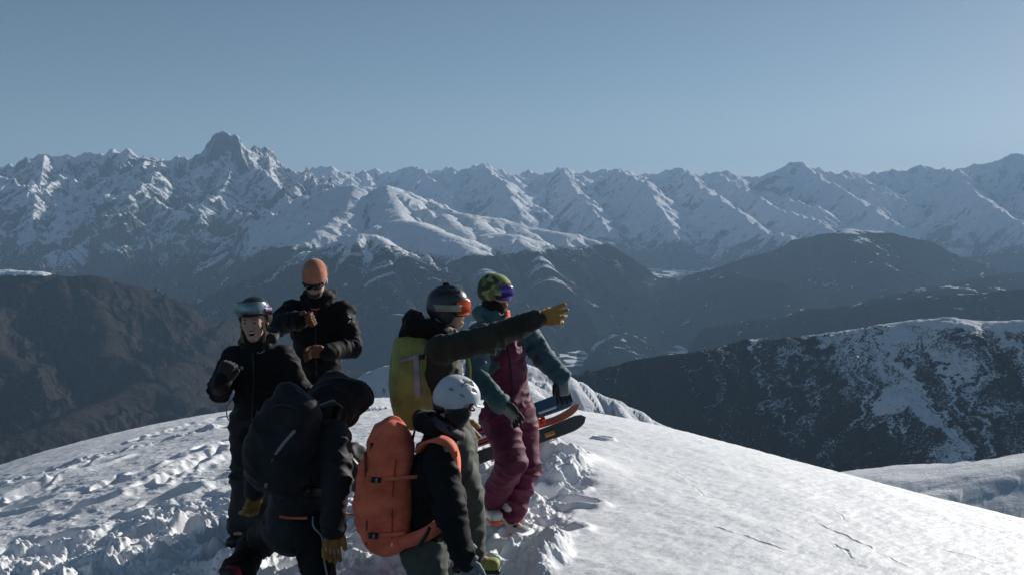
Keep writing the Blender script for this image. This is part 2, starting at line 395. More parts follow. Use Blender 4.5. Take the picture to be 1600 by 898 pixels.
g2 = poly([(-330, 830, 3.8), (-150, 745, 4.3), (0, 692, 4.8), (90, 655, 5.1), (172, 622, 5.5), (230, 590, 5.9), (275, 568, 6.2), (340, 548, 6.8), (430, 552, 7), (560, 580, 7), (640, 606, 7)])
terrain('dark_foothill', [g2] + spurs(g2, 9, 700, .45, (.2, -1), .3, 33, 0), -340, 760, 2600, 8200, 800, 380, M_brown, base=-1560, slope=.5, warp=(500, 70), det=(380, 60), rib=(150, 36), basef=floor_z, sharp=50, fine=(60, 4), seed=8, edge=(0, 1))

# -- near forested and snowy mountain on the right
hl = poly([(760, 640, 4.8), (860, 604, 4.5), (905, 584, 4.3), (1000, 560, 4.2), (1100, 546, 4), (1180, 530, 4), (1280, 522, 3.9), (1380, 505, 3.8), (1440, 499, 3.7), (1480, 496, 3.6), (1530, 500, 3.6), (1600, 500, 3.5), (1750, 480, 3.4), (1900, 470, 3.4)])
nm = terrain('near_wooded_mountain', [hl] + spurs(hl[2:], 7, 800, .52, (-.35, -1), .25, 44, 2), 740, 1800, 2300, 5200, 1400, 620, M_near, base=-1500, slope=.60, warp=(330, 45), det=(330, 36), rib=(110, 20), sharp=60, fine=(30, 2.2), seed=9, edge=(1, 0))

# -- valley floor out to the horizon
t = NT('valley_ground'); g = t.pos(); P = g.outputs['Position']
na = t.noise(P, 1 / 1400., 5, .6); nb = t.noise(P, 1 / 260., 5, .65)
vor = t.new('ShaderNodeTexVoronoi', i_Scale=1 / 130.); t.lk(P, vor.inputs['Vector'])
sv = t.new('ShaderNodeSeparateColor'); t.lk(vor.outputs['Color'], sv.inputs[0])
c = t.mix(t.ramp(nb, .4, .62), (.022, .026, .025), (.055, .050, .045))
c = t.mix(t.math('MULTIPLY', t.ramp(sv.outputs[0], .45, .5), t.ramp(na, .44, .5)), c, (.75, .78, .82))
t.lk(c, t.b.inputs['Base Color']); t.b.inputs['Roughness'].default_value = .9; t.b.inputs['Specular IOR Level'].default_value = 0
nr, nc = 260, 260
rr = np.exp(np.linspace(math.log(1800), math.log(60000), nr)); az = np.linspace(-.75, .75, nc)
Yg = rr[:, None] * np.ones((1, nc)); Xg = Yg * np.tan(az)[None]
Zg = np.where(Yg < 26000, floor_z(Xg, Yg), floor_z(0, 26000)) + 25 * fbm(Xg / 900, Yg / 900, 3)
I = np.arange(nr * nc).reshape(nr, nc)
o = mesh_from('valley_floor', np.stack([Xg, Yg, Zg], -1).reshape(-1, 3), np.stack([I[:-1, :-1], I[:-1, 1:], I[1:, 1:], I[1:, :-1]], -1).reshape(-1, 4), t.m)
o['kind'] = 'structure'

# -- haze: one closed box round everything
bm = bmesh.new(); bmesh.ops.create_cube(bm, size=1)
me = bpy.data.meshes.new('haze'); bm.to_mesh(me); bm.free()
hz = bpy.data.objects.new('haze', me); COL.objects.link(hz)
hz.scale = (100000, 56000, 4400); hz.location = (0, 23000, 300)
hm = bpy.data.materials.new('haze'); hm.use_nodes = True
hn = hm.node_tree.nodes; hn.clear(); ho = hn.new('ShaderNodeOutputMaterial'); hv = hn.new('ShaderNodeVolumePrincipled')
hv.inputs['Color'].default_value = (.41, .66, .98, 1); hv.inputs['Density'].default_value = HAZE; hv.inputs['Anisotropy'].default_value = 0.12
hm.node_tree.links.new(hv.outputs[0], ho.inputs['Volume']); me.materials.append(hm)
hz['kind'] = 'stuff'
# ------------------------------------------------------------------ foreground snow summit
def _sp(t, w): return w * np.logaddexp(0, t / w)
def dome(x, y):
    c, b, y0, xl, al, bl, xr, ar, br, dl, dr = [0.01204, 0.01867, 9.0136, 0.15804, -0.03973, 0.02839, 1.28716, 0.22081, -0.00612, -0.07102, 0.15528]
    L = _sp(xl - x, .8); R = _sp(x - xr, .8)
    Rq = np.minimum(R, 14)
    z = c - b * _sp(y - y0, .8) ** 2 - al * L - bl * L * L - ar * R - br * Rq * Rq - dl * L * (y - 7) * .1 - dr * R * (y - 7) * .1
    return z - .60 * _sp(6.05 - y, .15) + .22 * np.exp(-((x - .30) / .55) ** 2 - ((y - 8.9) / .42) ** 2)
def lumps(x, y, s, seed, lo=.25, hi=.75, dens=1.0):
    """rounded and broken clods of snow: one per grid cell"""
    r = np.random.RandomState(seed); T = r.rand(64, 64, 6)
    gx, gy = x / s, y / s; ix, iy = np.floor(gx).astype(int), np.floor(gy).astype(int)
    out = np.zeros_like(x)
    for i in (-1, 0, 1):
        for j in (-1, 0, 1):
            q = T[(ix + i) % 64, (iy + j) % 64]
            cx = ix + i + q[..., 0]; cy = iy + j + q[..., 1]
            rad = lo + (hi - lo) * q[..., 2]
            a = q[..., 3] * 3.14; ca, sa = np.cos(a), np.sin(a)
            dx, dy = gx - cx, gy - cy
            u = (dx * ca + dy * sa) / rad; v = (-dx * sa + dy * ca) / (rad * (.55 + .45 * q[..., 4]))
            d = np.abs(u) ** 2.6 + np.abs(v) ** 2.6
            hgt = (.35 + .65 * q[..., 5]) * rad * np.sqrt(np.clip(1 - d, 0, 1)) * (1 + .2 * u)
            out = np.maximum(out, np.where(q[..., 4] < dens, hgt, 0))
    return out * s
# pits: x, y, length, width, angle, depth
PITS = []
FEET = [W(*p)[:2] for p in ((764, 786, 7.25), (797, 812, 7.2), (776, 812, 7.1), (812, 835, 7.05), (378, 824, 6.95), (418, 812, 7.15), (736, 866, 6.3), (712, 858, 6.62), (482, 772, 7.72), (518, 772, 7.72), (372, 893, 5.9), (372, 893, 6.2))]
def pit_px(px, py, l, w, a, d, z=0.0):
    k = (py - 320) / F; Y = (CAM_Z - z) / k
    for _ in range(4):
        zz = float(dome(np.array((px - 800) / F * Y), np.array(Y))); Y = (CAM_Z - zz) / k
    PITS.append(((px - 800) / F * Y, Y, l, w, a, d))
for p in [(893, 735, .34, .19, .5, .17), (850, 705, .3, .16, .9, .13), (908, 792, .30, .17, -.3, .16), (893, 770, .22, .16, .2, .13), (845, 770, .36, .2, .2, .12), (870, 842, .42, .17, .6, .12), (770, 818, .34, .18, 1.3, .10), (803, 840, .32, .16, 1.1, .10),
          (820, 745, .4, .22, .3, .12), (585, 700, .4, .2, .6, .12), (600, 760, .4, .22, .3, .12), (560, 800, .4, .2, .9, .13), (590, 860, .4, .22, 0, .12), (330, 760, .42, .2, .8, .13), (300, 830, .4, .2, .6, .13), (250, 790, .45, .2, .7, .12), (190, 850, .45, .22, .5, .13),
          (120, 800, .45, .2, .6, .12), (60, 860, .5, .22, .4, .13), (20, 800, .45, .2, .4, .12), (340, 870, .4, .2, .3, .12), (450, 885, .4, .2, .3, .12), (420, 850, .36, .2, .9, .10), (372, 845, .36, .18, 1.0, .10), (545, 740, .4, .2, .6, .12),
          (330, 700, .5, .14, .9, .08), (255, 752, .7, .14, .95, .07), (215, 745, .3, .12, .9, .05), (140, 735, .5, .10, .9, .06), (50, 765, .9, .13, .9, .07), (820, 880, .4, .2, .3, .11), (760, 870, .4, .2, .8, .11), (735, 845, .4, .2, .8, .11), (945, 690, .16, .1, .2, .05)]:
    pit_px(*p)
# narrow ski tracks (x0,y0,x1,y1 in photo pixels on the untouched snow)
TRACKS = []
def on_dome(px, py):
    k = (py - 320) / F; Y = CAM_Z / k
    for _ in range(12):
        zz = float(dome(np.array((px - 800) / F * Y), np.array(Y))); Y = .5 * Y + .5 * (CAM_Z - zz) / k
    return ((px - 800) / F * Y, Y)
for a, b, w, d in [((205, 690), (340, 655), .10, .05), ((240, 762), (335, 706), .10, .07), ((70, 755), (135, 722), .07, .05), ((0, 790), (60, 762), .09, .06), ((137, 772), (170, 752), .06, .04),
                   ((1125, 834), (1245, 872), .010, .012), ((1285, 826), (1375, 866), .012, .016), ((1322, 860), (1348, 884), .010, .014), ((1312, 806), (1336, 824), .009, .011), ((1440, 855), (1600, 897), .012, .008), ((1270, 822), (1320, 832), .007, .006), ((1200, 830), (1260, 856), .007, .006), ((1060, 740), (1110, 780), .02, .005), ((1380, 872), (1440, 900), .010, .01)]:
    TRACKS.append((on_dome(*a), on_dome(*b), w, d * (.6 if a[0] > 1000 else 1)))
def trod(x, y):
    """how broken up the snow is, 0..1"""
    e = .30 * fbm(x * 1.3, y * 1.3, 3)
    right = sstep(.12, -.12, x - (.52 + .10 * np.sin(y * 3.1) - .25 * sstep(7.6, 6.9, y) + .06 * (y - 8)) + .35 * e)
    far = sstep(.5, -.4, y - (9.5 + .25 * np.clip(x + .5, -9, 0) * 1.5 - .9 * sstep(.3, -1.9, x)) + e * 1.4)
    far = np.maximum(far, .7 * sstep(.25, 0, np.abs(y - 11.5 - .5 * (x + 2.6) + .3 * e)) * sstep(-6.5, -5, x) * sstep(1.5, .5, x))
    return right * far
def ground(x, y, detail=True):
    x = np.asarray(x, float); y = np.asarray(y, float)
    z = dome(x, y)
    m = trod(x, y)
    z = z + .022 * fbm(x * .8, y * .8, 3) * sstep(14, 9, y)
    for (cx, cy, l, w, a, d) in PITS:
        ca, sa = math.cos(a), math.sin(a)
        dx, dy = x - cx, y - cy
        wob = 1 + .25 * n2(x * 6 + cx, y * 6)
        q = (((dx * ca + dy * sa) / l * 2) ** 2 + ((-dx * sa + dy * ca) / w * 2) ** 2) * wob
        z = z - d * sstep(1.25, .45, q) + .035 * np.exp(-(np.sqrt(q) - 1.35) ** 2 * 8)
    for (a, b, w, d) in TRACKS:
        dx, dy = b[0] - a[0], b[1] - a[1]; L2 = dx * dx + dy * dy
        xw = x + .05 * n2(x * 2, y * 2) + .03 * fbm(x * 7, y * 7, 2)
        t = np.clip(((xw - a[0]) * dx + (y - a[1]) * dy) / L2, 0, 1)
        dd = np.hypot(xw - a[0] - t * dx, y - a[1] - t * dy)
        side = np.sign((xw - a[0]) * dy - (y - a[1]) * dx)
        ww = w * (.45 + .55 * np.sin(t * 3.14)) * (1 + .4 * n2(x * 9, y * 9))
        z = z - d * np.exp(-(dd / ww) ** 2) + .35 * d * np.exp(-((dd - 2 * ww) / ww) ** 2)
    if detail:
        wx = x + .035 * fbm(x * 5, y * 5 + 9, 3); wy = y + .035 * fbm(x * 5 + 4, y * 5, 3)
        big = fbm(x * 1.9 + 5, y * 1.9, 3)
        l1 = lumps(wx, wy, .42, 3, dens=.8); l2 = lumps(wx + 9, wy, .20, 5, dens=.75); l3 = lumps(wx, wy + 7, .095, 8, dens=.6); l4 = lumps(wx + 3, wy + 7, .045, 9, dens=.5); l5 = lumps(x, y, .026, 10, dens=.4)
        calm = np.ones_like(z)
        for fx, fy in FEET: calm = calm * (1 - .85 * np.exp(-((x - fx) ** 2 + (y - fy + .08) ** 2) / .17 ** 2))
        z = z + m * calm * (.10 * big - .04 + .15 * l1 + .34 * l2 * (.3 + sstep(-.2, .4, big)) + .55 * l3 + .75 * l4 + .8 * l5) - .05 * (1 - calm)
        # wind-packed texture and small sastrugi on the untouched snow
        u = x * .8 + y * .6; v = -x * .6 + y * .8
        z = z + (1 - m) * (.0055 * fbm(u * 5, v * 14, 3) + .006 * fbm(x * 1.7, y * 2.6 + 4, 3) + .0035 * ridged(x * 2.2 + 3, y * 7, 3) * sstep(.2, .6, n2(x * .9, y * .9 + 3)))
        lw = sstep(.2, -1.0, x)
        z = z + (1 - m) * lw * (.012 * np.maximum(0, fbm(x * 6.5, y * 8, 4)) * sstep(13, 8, y))
    return z
def gz(x, y): return float(ground(np.array([x]), np.array([y]), False)[0])

t = NT('snow'); g = t.pos(); P = g.outputs['Position']
n1 = t.noise(P, 9, 6, .7); nn2 = t.noise(P, 55, 5, .7)
t.b.inputs['Base Color'].default_value = (.83, .85, .88, 1)
t.b.inputs['Roughness'].default_value = .62
t.b.inputs['Specular IOR Level'].default_value = .3
t.b.inputs['Sheen Weight'].default_value = .0
t.bump(t.math('ADD', n1, t.math('MULTIPLY', nn2, .55)), .38, .020)
M_snow = t.m
nc, nr = 1500, 900
az = np.linspace(-.66, .66, nc)
rr = np.concatenate([np.linspace(3.6, 6.0, 40, endpoint=False), np.exp(np.linspace(math.log(6.0), math.log(12.5), 760, endpoint=False)), np.exp(np.linspace(math.log(12.5), math.log(34), 100))])
Yg = rr[:, None] * np.ones((1, nc)); Xg = Yg * np.tan(az)[None]
Zg = ground(Xg, Yg)
I = np.arange(nr * nc).reshape(nr, nc)
o = mesh_from('snow_summit', np.stack([Xg, Yg, Zg], -1).reshape(-1, 3), np.stack([I[:-1, :-1], I[:-1, 1:], I[1:, 1:], I[1:, :-1]], -1).reshape(-1, 4), M_snow)
o['kind'] = 'structure'
# wide snow flanks falling away round the summit (seen only from the side)

# the rocky snow ridge just behind the summit, and the lit slope lower right
M_rocky = terrain_mat('rocky_snow', tree=-5000, tree_w=5, snow_slope=.56, slope_w=.05, nscale=1 / 26., streak=5., rock=(.09, .085, .085))
jl = poly([(430, 690, .26), (500, 640, .26), (556, 604, .25), (585, 580, .25), (606, 569, .25), (640, 560, .25), (700, 548, .25), (760, 552, .25), (800, 560, .25), (845, 574, .25), (880, 582, .25), (905, 594, .25), (935, 610, .25), (965, 622, .25), (1000, 640, .25), (1050, 668, .25), (1110, 706, .25), (1180, 760, .25)])
terrain('rocky_snow_ridge', [jl] + spurs(jl, 9, 70, .6, (.3, -1), .3, 3, 1), 400, 1230, 110, 330, 900, 320, M_rocky, base=-130, slope=.75, warp=(40, 4), det=(26, 4.5), rib=(14, 1.8), prof0=10, sharp=1.5, fine=(5, .3), basef=lambda x, y: -130 + 0 * x, edge=(1, 1), seed=4)
M_slope = terrain_mat('low_snow_slope', tree=-5000, tree_w=5, snow_slope=.35, slope_w=.05, nscale=1 / 60.)
il = poly([(1240, 900, .62), (1320, 845, .62), (1385, 805, .62), (1435, 784, .62), (1470, 773, .62), (1500, 768, .62), (1530, 762, .62), (1570, 752, .62), (1600, 742, .62), (1700, 715, .62), (1850, 690, .62)])
terrain('low_snow_slope', [il], 1150, 1840, 330, 800, 500, 200, M_slope, base=-330, slope=.35, warp=(80, 4), det=(70, 1.2), rib=(50, .5), prof0=20, sharp=9, fine=(9, .12), basef=lambda x, y: -330 + 0 * x, edge=(1, 0), seed=6)
# ------------------------------------------------------------------ solid modelling: smooth fields turned into meshes
A = np.array
def nrm(v): v = np.asarray(v, float); return v / (np.linalg.norm(v) + 1e-12)
class Field:
    def __init__(s, vox=.008): s.p = []; s.vox = vox
    def add(s, fn, lo, hi, k=.02, mode='u'):
        s.p.append((fn, np.asarray(lo, float) - k * 1.5 - .015, np.asarray(hi, float) + k * 1.5 + .015, k, mode)); return s
    def cone(s, a, b, ra, rb, k=.02, mode='u'):
        a = np.asarray(a, float); b = np.asarray(b, float); ba = b - a; L2 = ba @ ba + 1e-9
        def fn(P):
            pa = P - a; h = np.clip(pa @ ba / L2, 0, 1)
            return np.linalg.norm(pa - h[..., None] * ba, axis=-1) - (ra + (rb - ra) * h)
        R = max(ra, rb); return s.add(fn, np.minimum(a, b) - R, np.maximum(a, b) + R, k, mode)
    def ecap(s, a, b, side, wa, wb, k=.03, mode='u'):
        """capsule with elliptical section: wa=(half width, half depth) at a, wb at b"""
        a = np.asarray(a, float); b = np.asarray(b, float); ba = b - a; L2 = ba @ ba + 1e-9; ax = nrm(ba)
        side = nrm(side - (side @ ax) * ax); fr = np.cross(ax, side)
        def fn(P):
            pa = P - a; t = pa @ ba / L2; h = np.clip(t, 0, 1)
            q = pa - h[..., None] * ba
            w = wa[0] + (wb[0] - wa[0]) * h; d = wa[1] + (wb[1] - wa[1]) * h; r = np.minimum(w, d)
            qs = q @ side; qf = q @ fr; qa = q @ ax
            k0 = np.sqrt((qs / w) ** 2 + (qf / d) ** 2 + (qa / r) ** 2) + 1e-9
            k1 = np.sqrt((qs / w ** 2) ** 2 + (qf / d ** 2) ** 2 + (qa / r ** 2) ** 2) + 1e-9
            return k0 * (k0 - 1) / k1
        R = max(*wa, *wb); return s.add(fn, np.minimum(a, b) - R, np.maximum(a, b) + R, k, mode)
    def ell(s, c, r, B=None, k=.02, mode='u', p=2.0):
        c = np.asarray(c, float); r = np.asarray(r, float); B = np.eye(3) if B is None else B
        def fn(P):
            q = (P - c) @ B.T
            if p == 2:
                k0 = np.linalg.norm(q / r, axis=-1) + 1e-9; k1 = np.linalg.norm(q / r ** 2, axis=-1) + 1e-9
                return k0 * (k0 - 1) / k1
            k0 = (np.abs(q / r) ** p).sum(-1) ** (1 / p); return (k0 - 1) * r.min()
        R = np.full(3, r.max() * (1 if p == 2 else 1.4)); return s.add(fn, c - R, c + R, k, mode)
    def box(s, c, h, B=None, rad=.01, k=.01, mode='u'):
        c = np.asarray(c, float); h = np.asarray(h, float); B = np.eye(3) if B is None else B
        def fn(P):
            q = np.abs((P - c) @ B.T) - (h - rad)
            return np.linalg.norm(np.maximum(q, 0), axis=-1) + np.minimum(q.max(-1), 0) - rad
        R = np.full(3, np.linalg.norm(h)); return s.add(fn, c - R, c + R, k, mode)
    def mesh(s):
        us = [p for p in s.p if p[4] == 'u']
        lo = np.min([p[1] for p in us], 0); hi = np.max([p[2] for p in us], 0)
        v = s.vox; n = np.ceil((hi - lo) / v).astype(int) + 2
        G = np.full(n, .5, np.float32)
        for fn, l, h, k, mode in s.p:
            if mode == 'i': i0 = np.zeros(3, int); i1 = n
            else:
                i0 = np.clip(np.floor((l - lo) / v).astype(int), 0, n); i1 = np.clip(np.ceil((h - lo) / v).astype(int) + 1, 0, n)
            if (i1 <= i0).any(): continue
            ax = [lo[q] + v * np.arange(i0[q], i1[q]) for q in range(3)]
            P = np.stack(np.meshgrid(*ax, indexing='ij'), -1)
            d = fn(P).astype(np.float32)
            S = G[i0[0]:i1[0], i0[1]:i1[1], i0[2]:i1[2]]
            if mode == 'u':
                hh = np.clip(.5 + .5 * (S - d) / k, 0, 1); S[...] = S * (1 - hh) + d * hh - k * hh * (1 - hh)
            elif mode == 's':
                d = -d; hh = np.clip(.5 - .5 * (S - d) / k, 0, 1); S[...] = S * (1 - hh) + d * hh + k * hh * (1 - hh)
            else: S[...] = np.maximum(S, d)
        G[0] = G[-1] = .5; G[:, 0] = G[:, -1] = .5; G[:, :, 0] = G[:, :, -1] = .5
        return nets(G, lo, v)
def nets(G, lo, v):
    I = G < 0; n = np.array(G.shape) - 1
    acc = np.zeros((*n, 3), np.float32); cnt = np.zeros(n, np.float32)
    def sl(o): return tuple(slice(o[q], o[q] + n[q]) for q in range(3))
    C = [(i, j, k) for i in (0, 1) for j in (0, 1) for k in (0, 1)]
    for c in C:
        for q in range(3):
            if c[q]: continue
            c2 = list(c); c2[q] = 1
            a = G[sl(c)]; b = G[sl(c2)]; m = (a < 0) != (b < 0)
            t = np.where(m, a / np.where(m, a - b, 1), 0)
            for r in range(3): acc[..., r] += np.where(m, c[r] + (t if r == q else 0), 0)
            cnt += m
    act = cnt > 0
    idx = np.full(n, -1, np.int32); idx[act] = np.arange(act.sum())
    cell = np.argwhere(act)
    V = lo + v * (cell + acc[act] / cnt[act][:, None])
    Qs = []
    for q in range(3):
        r, s_ = (q + 1) % 3, (q + 2) % 3
        a = np.take(I, range(0, I.shape[q] - 1), q); b = np.take(I, range(1, I.shape[q]), q)
        e = np.argwhere(a != b); e = e[(e[:, r] > 0) & (e[:, s_] > 0) & (e[:, r] < n[r]) & (e[:, s_] < n[s_])]
        if len(e) == 0: continue
        sg = a[tuple(e.T)]
        def at(dr, ds):
            f = e.copy(); f[:, r] -= dr; f[:, s_] -= ds; return idx[tuple(f.T)]
        Q = np.stack([at(1, 1), at(0, 1), at(0, 0), at(1, 0)], 1)
        Q[~sg] = Q[~sg][:, ::-1]; Qs.append(Q)
    Q = np.concatenate(Qs); Q = Q[(Q >= 0).all(1)]
    return V, Q
def vnormals(V, Q):
    nn = np.cross(V[Q[:, 2]] - V[Q[:, 0]], V[Q[:, 3]] - V[Q[:, 1]])
    N = np.zeros_like(V)
    for i in range(4): np.add.at(N, Q[:, i], nn)
    return N / (np.linalg.norm(N, axis=1)[:, None] + 1e-12)
def fold(V, Q, segs, amp=.008, lam=.06, seed=0, joints=()):
    """cloth folds: wrinkles running round each limb, strongest at the joints"""
    N = vnormals(V, Q); best = np.full(len(V), 1e9); ax = np.zeros_like(V); tt = np.zeros(len(V))
    for a, b in segs:
        a = np.asarray(a, float); b = np.asarray(b, float); ba = b - a; L = np.linalg.norm(ba) + 1e-9
        t = np.clip((V - a) @ ba / L ** 2, 0, 1); d = np.linalg.norm(V - a - t[:, None] * ba, axis=1)
        m = d < best; best[m] = d[m]; ax[m] = ba / L; tt[m] = t[m] * L
    al = (V * ax).sum(1)
    P = V / (lam * 1.75) + ax * (al * (1 / lam - 1 / (lam * 1.75)))[:, None] + seed * 7.31
    w = .55 * n3(P[:, 0] * .4 + 5, P[:, 1] * .4, P[:, 2] * .4)
    r1 = 1 - np.abs(n3(P[:, 0] * .5 + w, P[:, 1] * .5 + w, P[:, 2] * .5)) * 1.8
    r2 = 1 - np.abs(n3(P[:, 0] * 1.05 + 9, P[:, 1] * 1.05 + w, P[:, 2] * 1.05)) * 1.8
    k = .45 + .55 * n3(V[:, 0] * 5, V[:, 1] * 5, V[:, 2] * 5 + seed)
    for j, rad in joints: k = k + 1.0 * np.exp(-(np.linalg.norm(V - np.asarray(j), axis=1) / rad) ** 2)
    r1 = np.clip(r1, 0, 1) ** 1.6; r2 = np.clip(r2, 0, 1) ** 1.5
    big = n3(V[:, 0] * 6 + seed, V[:, 1] * 6, V[:, 2] * 4)
    return V + N * (1.9 * amp * (np.clip(k, .15, 1.6) * (r1 * .9 + r2 * .5 - .45) + .45 * big))[:, None]

def fabric(name, c, rough=.75, sheen=.15, var=.25, bump=.25, scale=220, spec=.25, metal=0, coat=0):
    t = NT(name); g = t.new('ShaderNodeTexCoord'); P = g.outputs['Object']
    n = t.noise(P, 7, 4, .6)
    f = t.ramp(n, .3, .7)
    t.lk(t.mix(f, tuple(x * (1 - var) for x in c), tuple(min(1, x * (1 + var)) for x in c)), t.b.inputs['Base Color'])
    t.b.inputs['Roughness'].default_value = rough; t.b.inputs['Sheen Weight'].default_value = sheen
    t.b.inputs['Specular IOR Level'].default_value = spec; t.b.inputs['Metallic'].default_value = metal
    t.b.inputs['Coat Weight'].default_value = coat
    if bump: t.bump(t.math('ADD', t.noise(P, scale, 3, .6), t.math('MULTIPLY', t.noise(P, 28, 3, .6), 1.5)), bump, .003)
    return t.m
def hard(name, c, rough=.3, spec=.5, metal=0, coat=0): return fabric(name, c, rough, 0, .06, .04, 60, spec, metal, coat)

K_blk = fabric('black_shell', (.008, .009, .0105), .75, .03, spec=.2)
K_blk2 = fabric('charcoal_shell', (.017, .019, .023), .66, .04, spec=.25)
K_olive = fabric('dark_olive_shell', (.028, .030, .022), .72, .08)
K_pants = fabric('olive_trousers', (.070, .078, .062), .75, .08)
K_hood = fabric('black_hood', (.010, .010, .011), .8, .08)
K_plum = fabric('plum_lining', (.06, .05, .075), .8, .15)
K_maroon = fabric('maroon_shell', (.125, .017, .048), .66, .10)
K_teal = fabric('teal_shell', (.055, .115, .135), .7, .10)
K_lime = fabric('lime_nylon', (.27, .30, .09), .7, .10)
K_orange = fabric('orange_nylon', (.86, .17, .09), .7, .10)
K_salmon = fabric('salmon_knit', (.52, .20, .125), .9, .3, bump=.6, scale=120)
K_tan = fabric('tan_leather', (.34, .19, .05), .55, .05, var=.35, bump=.5, scale=60)
K_brown = fabric('brown_skin_glove', (.16, .065, .035), .6, .0)
K_gglove = fabric('dark_glove', (.03, .032, .032), .7, .1)
K_greyglove = fabric('grey_glove_palm', (.20, .24, .25), .7, .1)
K_skin = fabric('skin', (.56, .33, .27), .5, .0, var=.12, bump=.1)
K_beard = fabric('beard', (.07, .05, .04), .9, .2, bump=.8, scale=150)
K_hair = fabric('blond_hair', (.19, .13, .075), .6, .2, bump=.7, scale=150)
K_white = hard('white_shell', (.62, .66, .70), .35)
K_navy = hard('navy_shell', (.030, .040, .055), .32)
K_black = hard('black_plastic', (.012, .012, .013), .4)
K_grey = hard('grey_plastic', (.25, .26, .27), .4)
K_cream = fabric('cream_band', (.42, .42, .33), .8, .1)
K_silver = hard('silver_lens', (.20, .28, .31), .28, .6, metal=.7)
K_redlens = hard('red_lens', (.75, .10, .03), .15, .8, metal=.6)
K_purplelens = hard('purple_lens', (.10, .06, .34), .12, .8, metal=.7)
K_darklens = hard('dark_lens', (.006, .006, .008), .08, .6)
K_dark = hard('mouth', (.05, .008, .01), .6)
K_teeth = hard('teeth', (.75, .73, .68), .3)
K_lip = hard('lip', (.42, .12, .11), .5)
K_eye = hard('eye', (.05, .04, .04), .2)
K_redtrim = fabric('red_zip', (.75, .13, .10), .6)
K_wtrim = fabric('white_print', (.75, .76, .78), .6)
K_strap = fabric('grey_webbing', (.30, .32, .33), .8)
K_camo = None
t = NT('camo_fabric'); g = t.new('ShaderNodeTexCoord'); n = t.noise(g.outputs['Object'], 9, 1, .4)
c = t.mix(t.ramp(n, .49, .52), (.055, .065, .035), (.32, .37, .15)); c = t.mix(t.ramp(t.noise(g.outputs['Object'], 13, 1, .4), .56, .58), c, (.16, .18, .09))
t.lk(c, t.b.inputs['Base Color']); t.b.inputs['Roughness'].default_value = .8; K_camo = t.m

class Thing:
    def __init__(s, name, loc, label, cat, group=None):
        s.r = empty(name, tuple(loc), label, cat, group); s.o = A(loc, float)
    hs = 1.0; hc = None
    def part(s, name, V, Q, mat, parent=None, smooth=True, label=None):
        V = np.asarray(V, float)
        if s.hs != 1.0 and s.hc is not None:
            w = sstep(.26, .17, np.linalg.norm(V - s.hc, axis=1)); V = s.hc + (V - s.hc) * (1 + (s.hs - 1) * w)[:, None]
        o = mesh_from(name, np.asarray(V) - s.o, Q, mat, parent or s.r, smooth)
        if label: o['label'] = label
        return o
    def field(s, name, f, mat, parent=None, segs=None, amp=.008, lam=.06, seed=0, joints=(), label=None):
        V, Q = f.mesh()
        if segs: V = fold(V, Q, segs, amp, lam, seed, joints)
        return s.part(name, V, Q, mat, parent, label=label)
def ribbon(pts, up, w, th=.004, n=6):
    """flat strap through points; up = surface normal hint(s)"""
    pts = [np.asarray(p, float) for p in pts]
    P = []; m = len(pts)
    for i in range(m - 1):
        p0, p1, p2, p3 = pts[max(0, i - 1)], pts[i], pts[i + 1], pts[min(m - 1, i + 2)]
        for q in range(n):
            t = q / n; P.append(.5 * ((2 * p1) + (-p0 + p2) * t + (2 * p0 - 5 * p1 + 4 * p2 - p3) * t * t + (-p0 + 3 * p1 - 3 * p2 + p3) * t ** 3))
    P.append(pts[-1]); P = A(P); T = np.gradient(P, axis=0); T /= np.linalg.norm(T, axis=1)[:, None] + 1e-9
    ups = [np.asarray(u, float) for u in up] if np.ndim(up) == 2 else [np.asarray(up, float)] * m
    V = []
    for i, (p, t) in enumerate(zip(P, T)):
        f = i / n; a = min(int(f), m - 2); u = ups[a] * (1 - (f - a)) + ups[a + 1] * (f - a)
        s_ = nrm(np.cross(t, u)); u = nrm(np.cross(s_, t))
        for a_, b_ in ((-1, -1), (1, -1), (1, 1), (-1, 1)): V.append(p + s_ * w / 2 * a_ + u * th / 2 * b_)
    Q = []
    for i in range(len(P) - 1):
        for k in range(4): Q.append((i * 4 + k, i * 4 + (k + 1) % 4, i * 4 + 4 + (k + 1) % 4, i * 4 + 4 + k))
    Q.append((3, 2, 1, 0)); e = (len(P) - 1) * 4; Q.append((e, e + 1, e + 2, e + 3))
    return A(V), A(Q)
def merge(*ms):
    V = []; Q = []; n = 0
    for v, q in ms: V.append(v); Q.append(np.asarray(q) + n); n += len(v)
    return np.concatenate(V), np.concatenate(Q)
def boxm(c, h, B=None):
    B = np.eye(3) if B is None else B
    V = A([A(c) + A([x * h[0], y * h[1], z * h[2]]) @ B for x in (-1, 1) for y in (-1, 1) for z in (-1, 1)])
    return V, A([(0, 1, 3, 2), (4, 6, 7, 5), (0, 4, 5, 1), (2, 3, 7, 6), (0, 2, 6, 4), (1, 5, 7, 3)])
def basis(f, u):
    """rows: right, forward, up"""
    f = nrm(f); r = nrm(np.cross(f, u)); u = np.cross(r, f); return A([r, f, u])

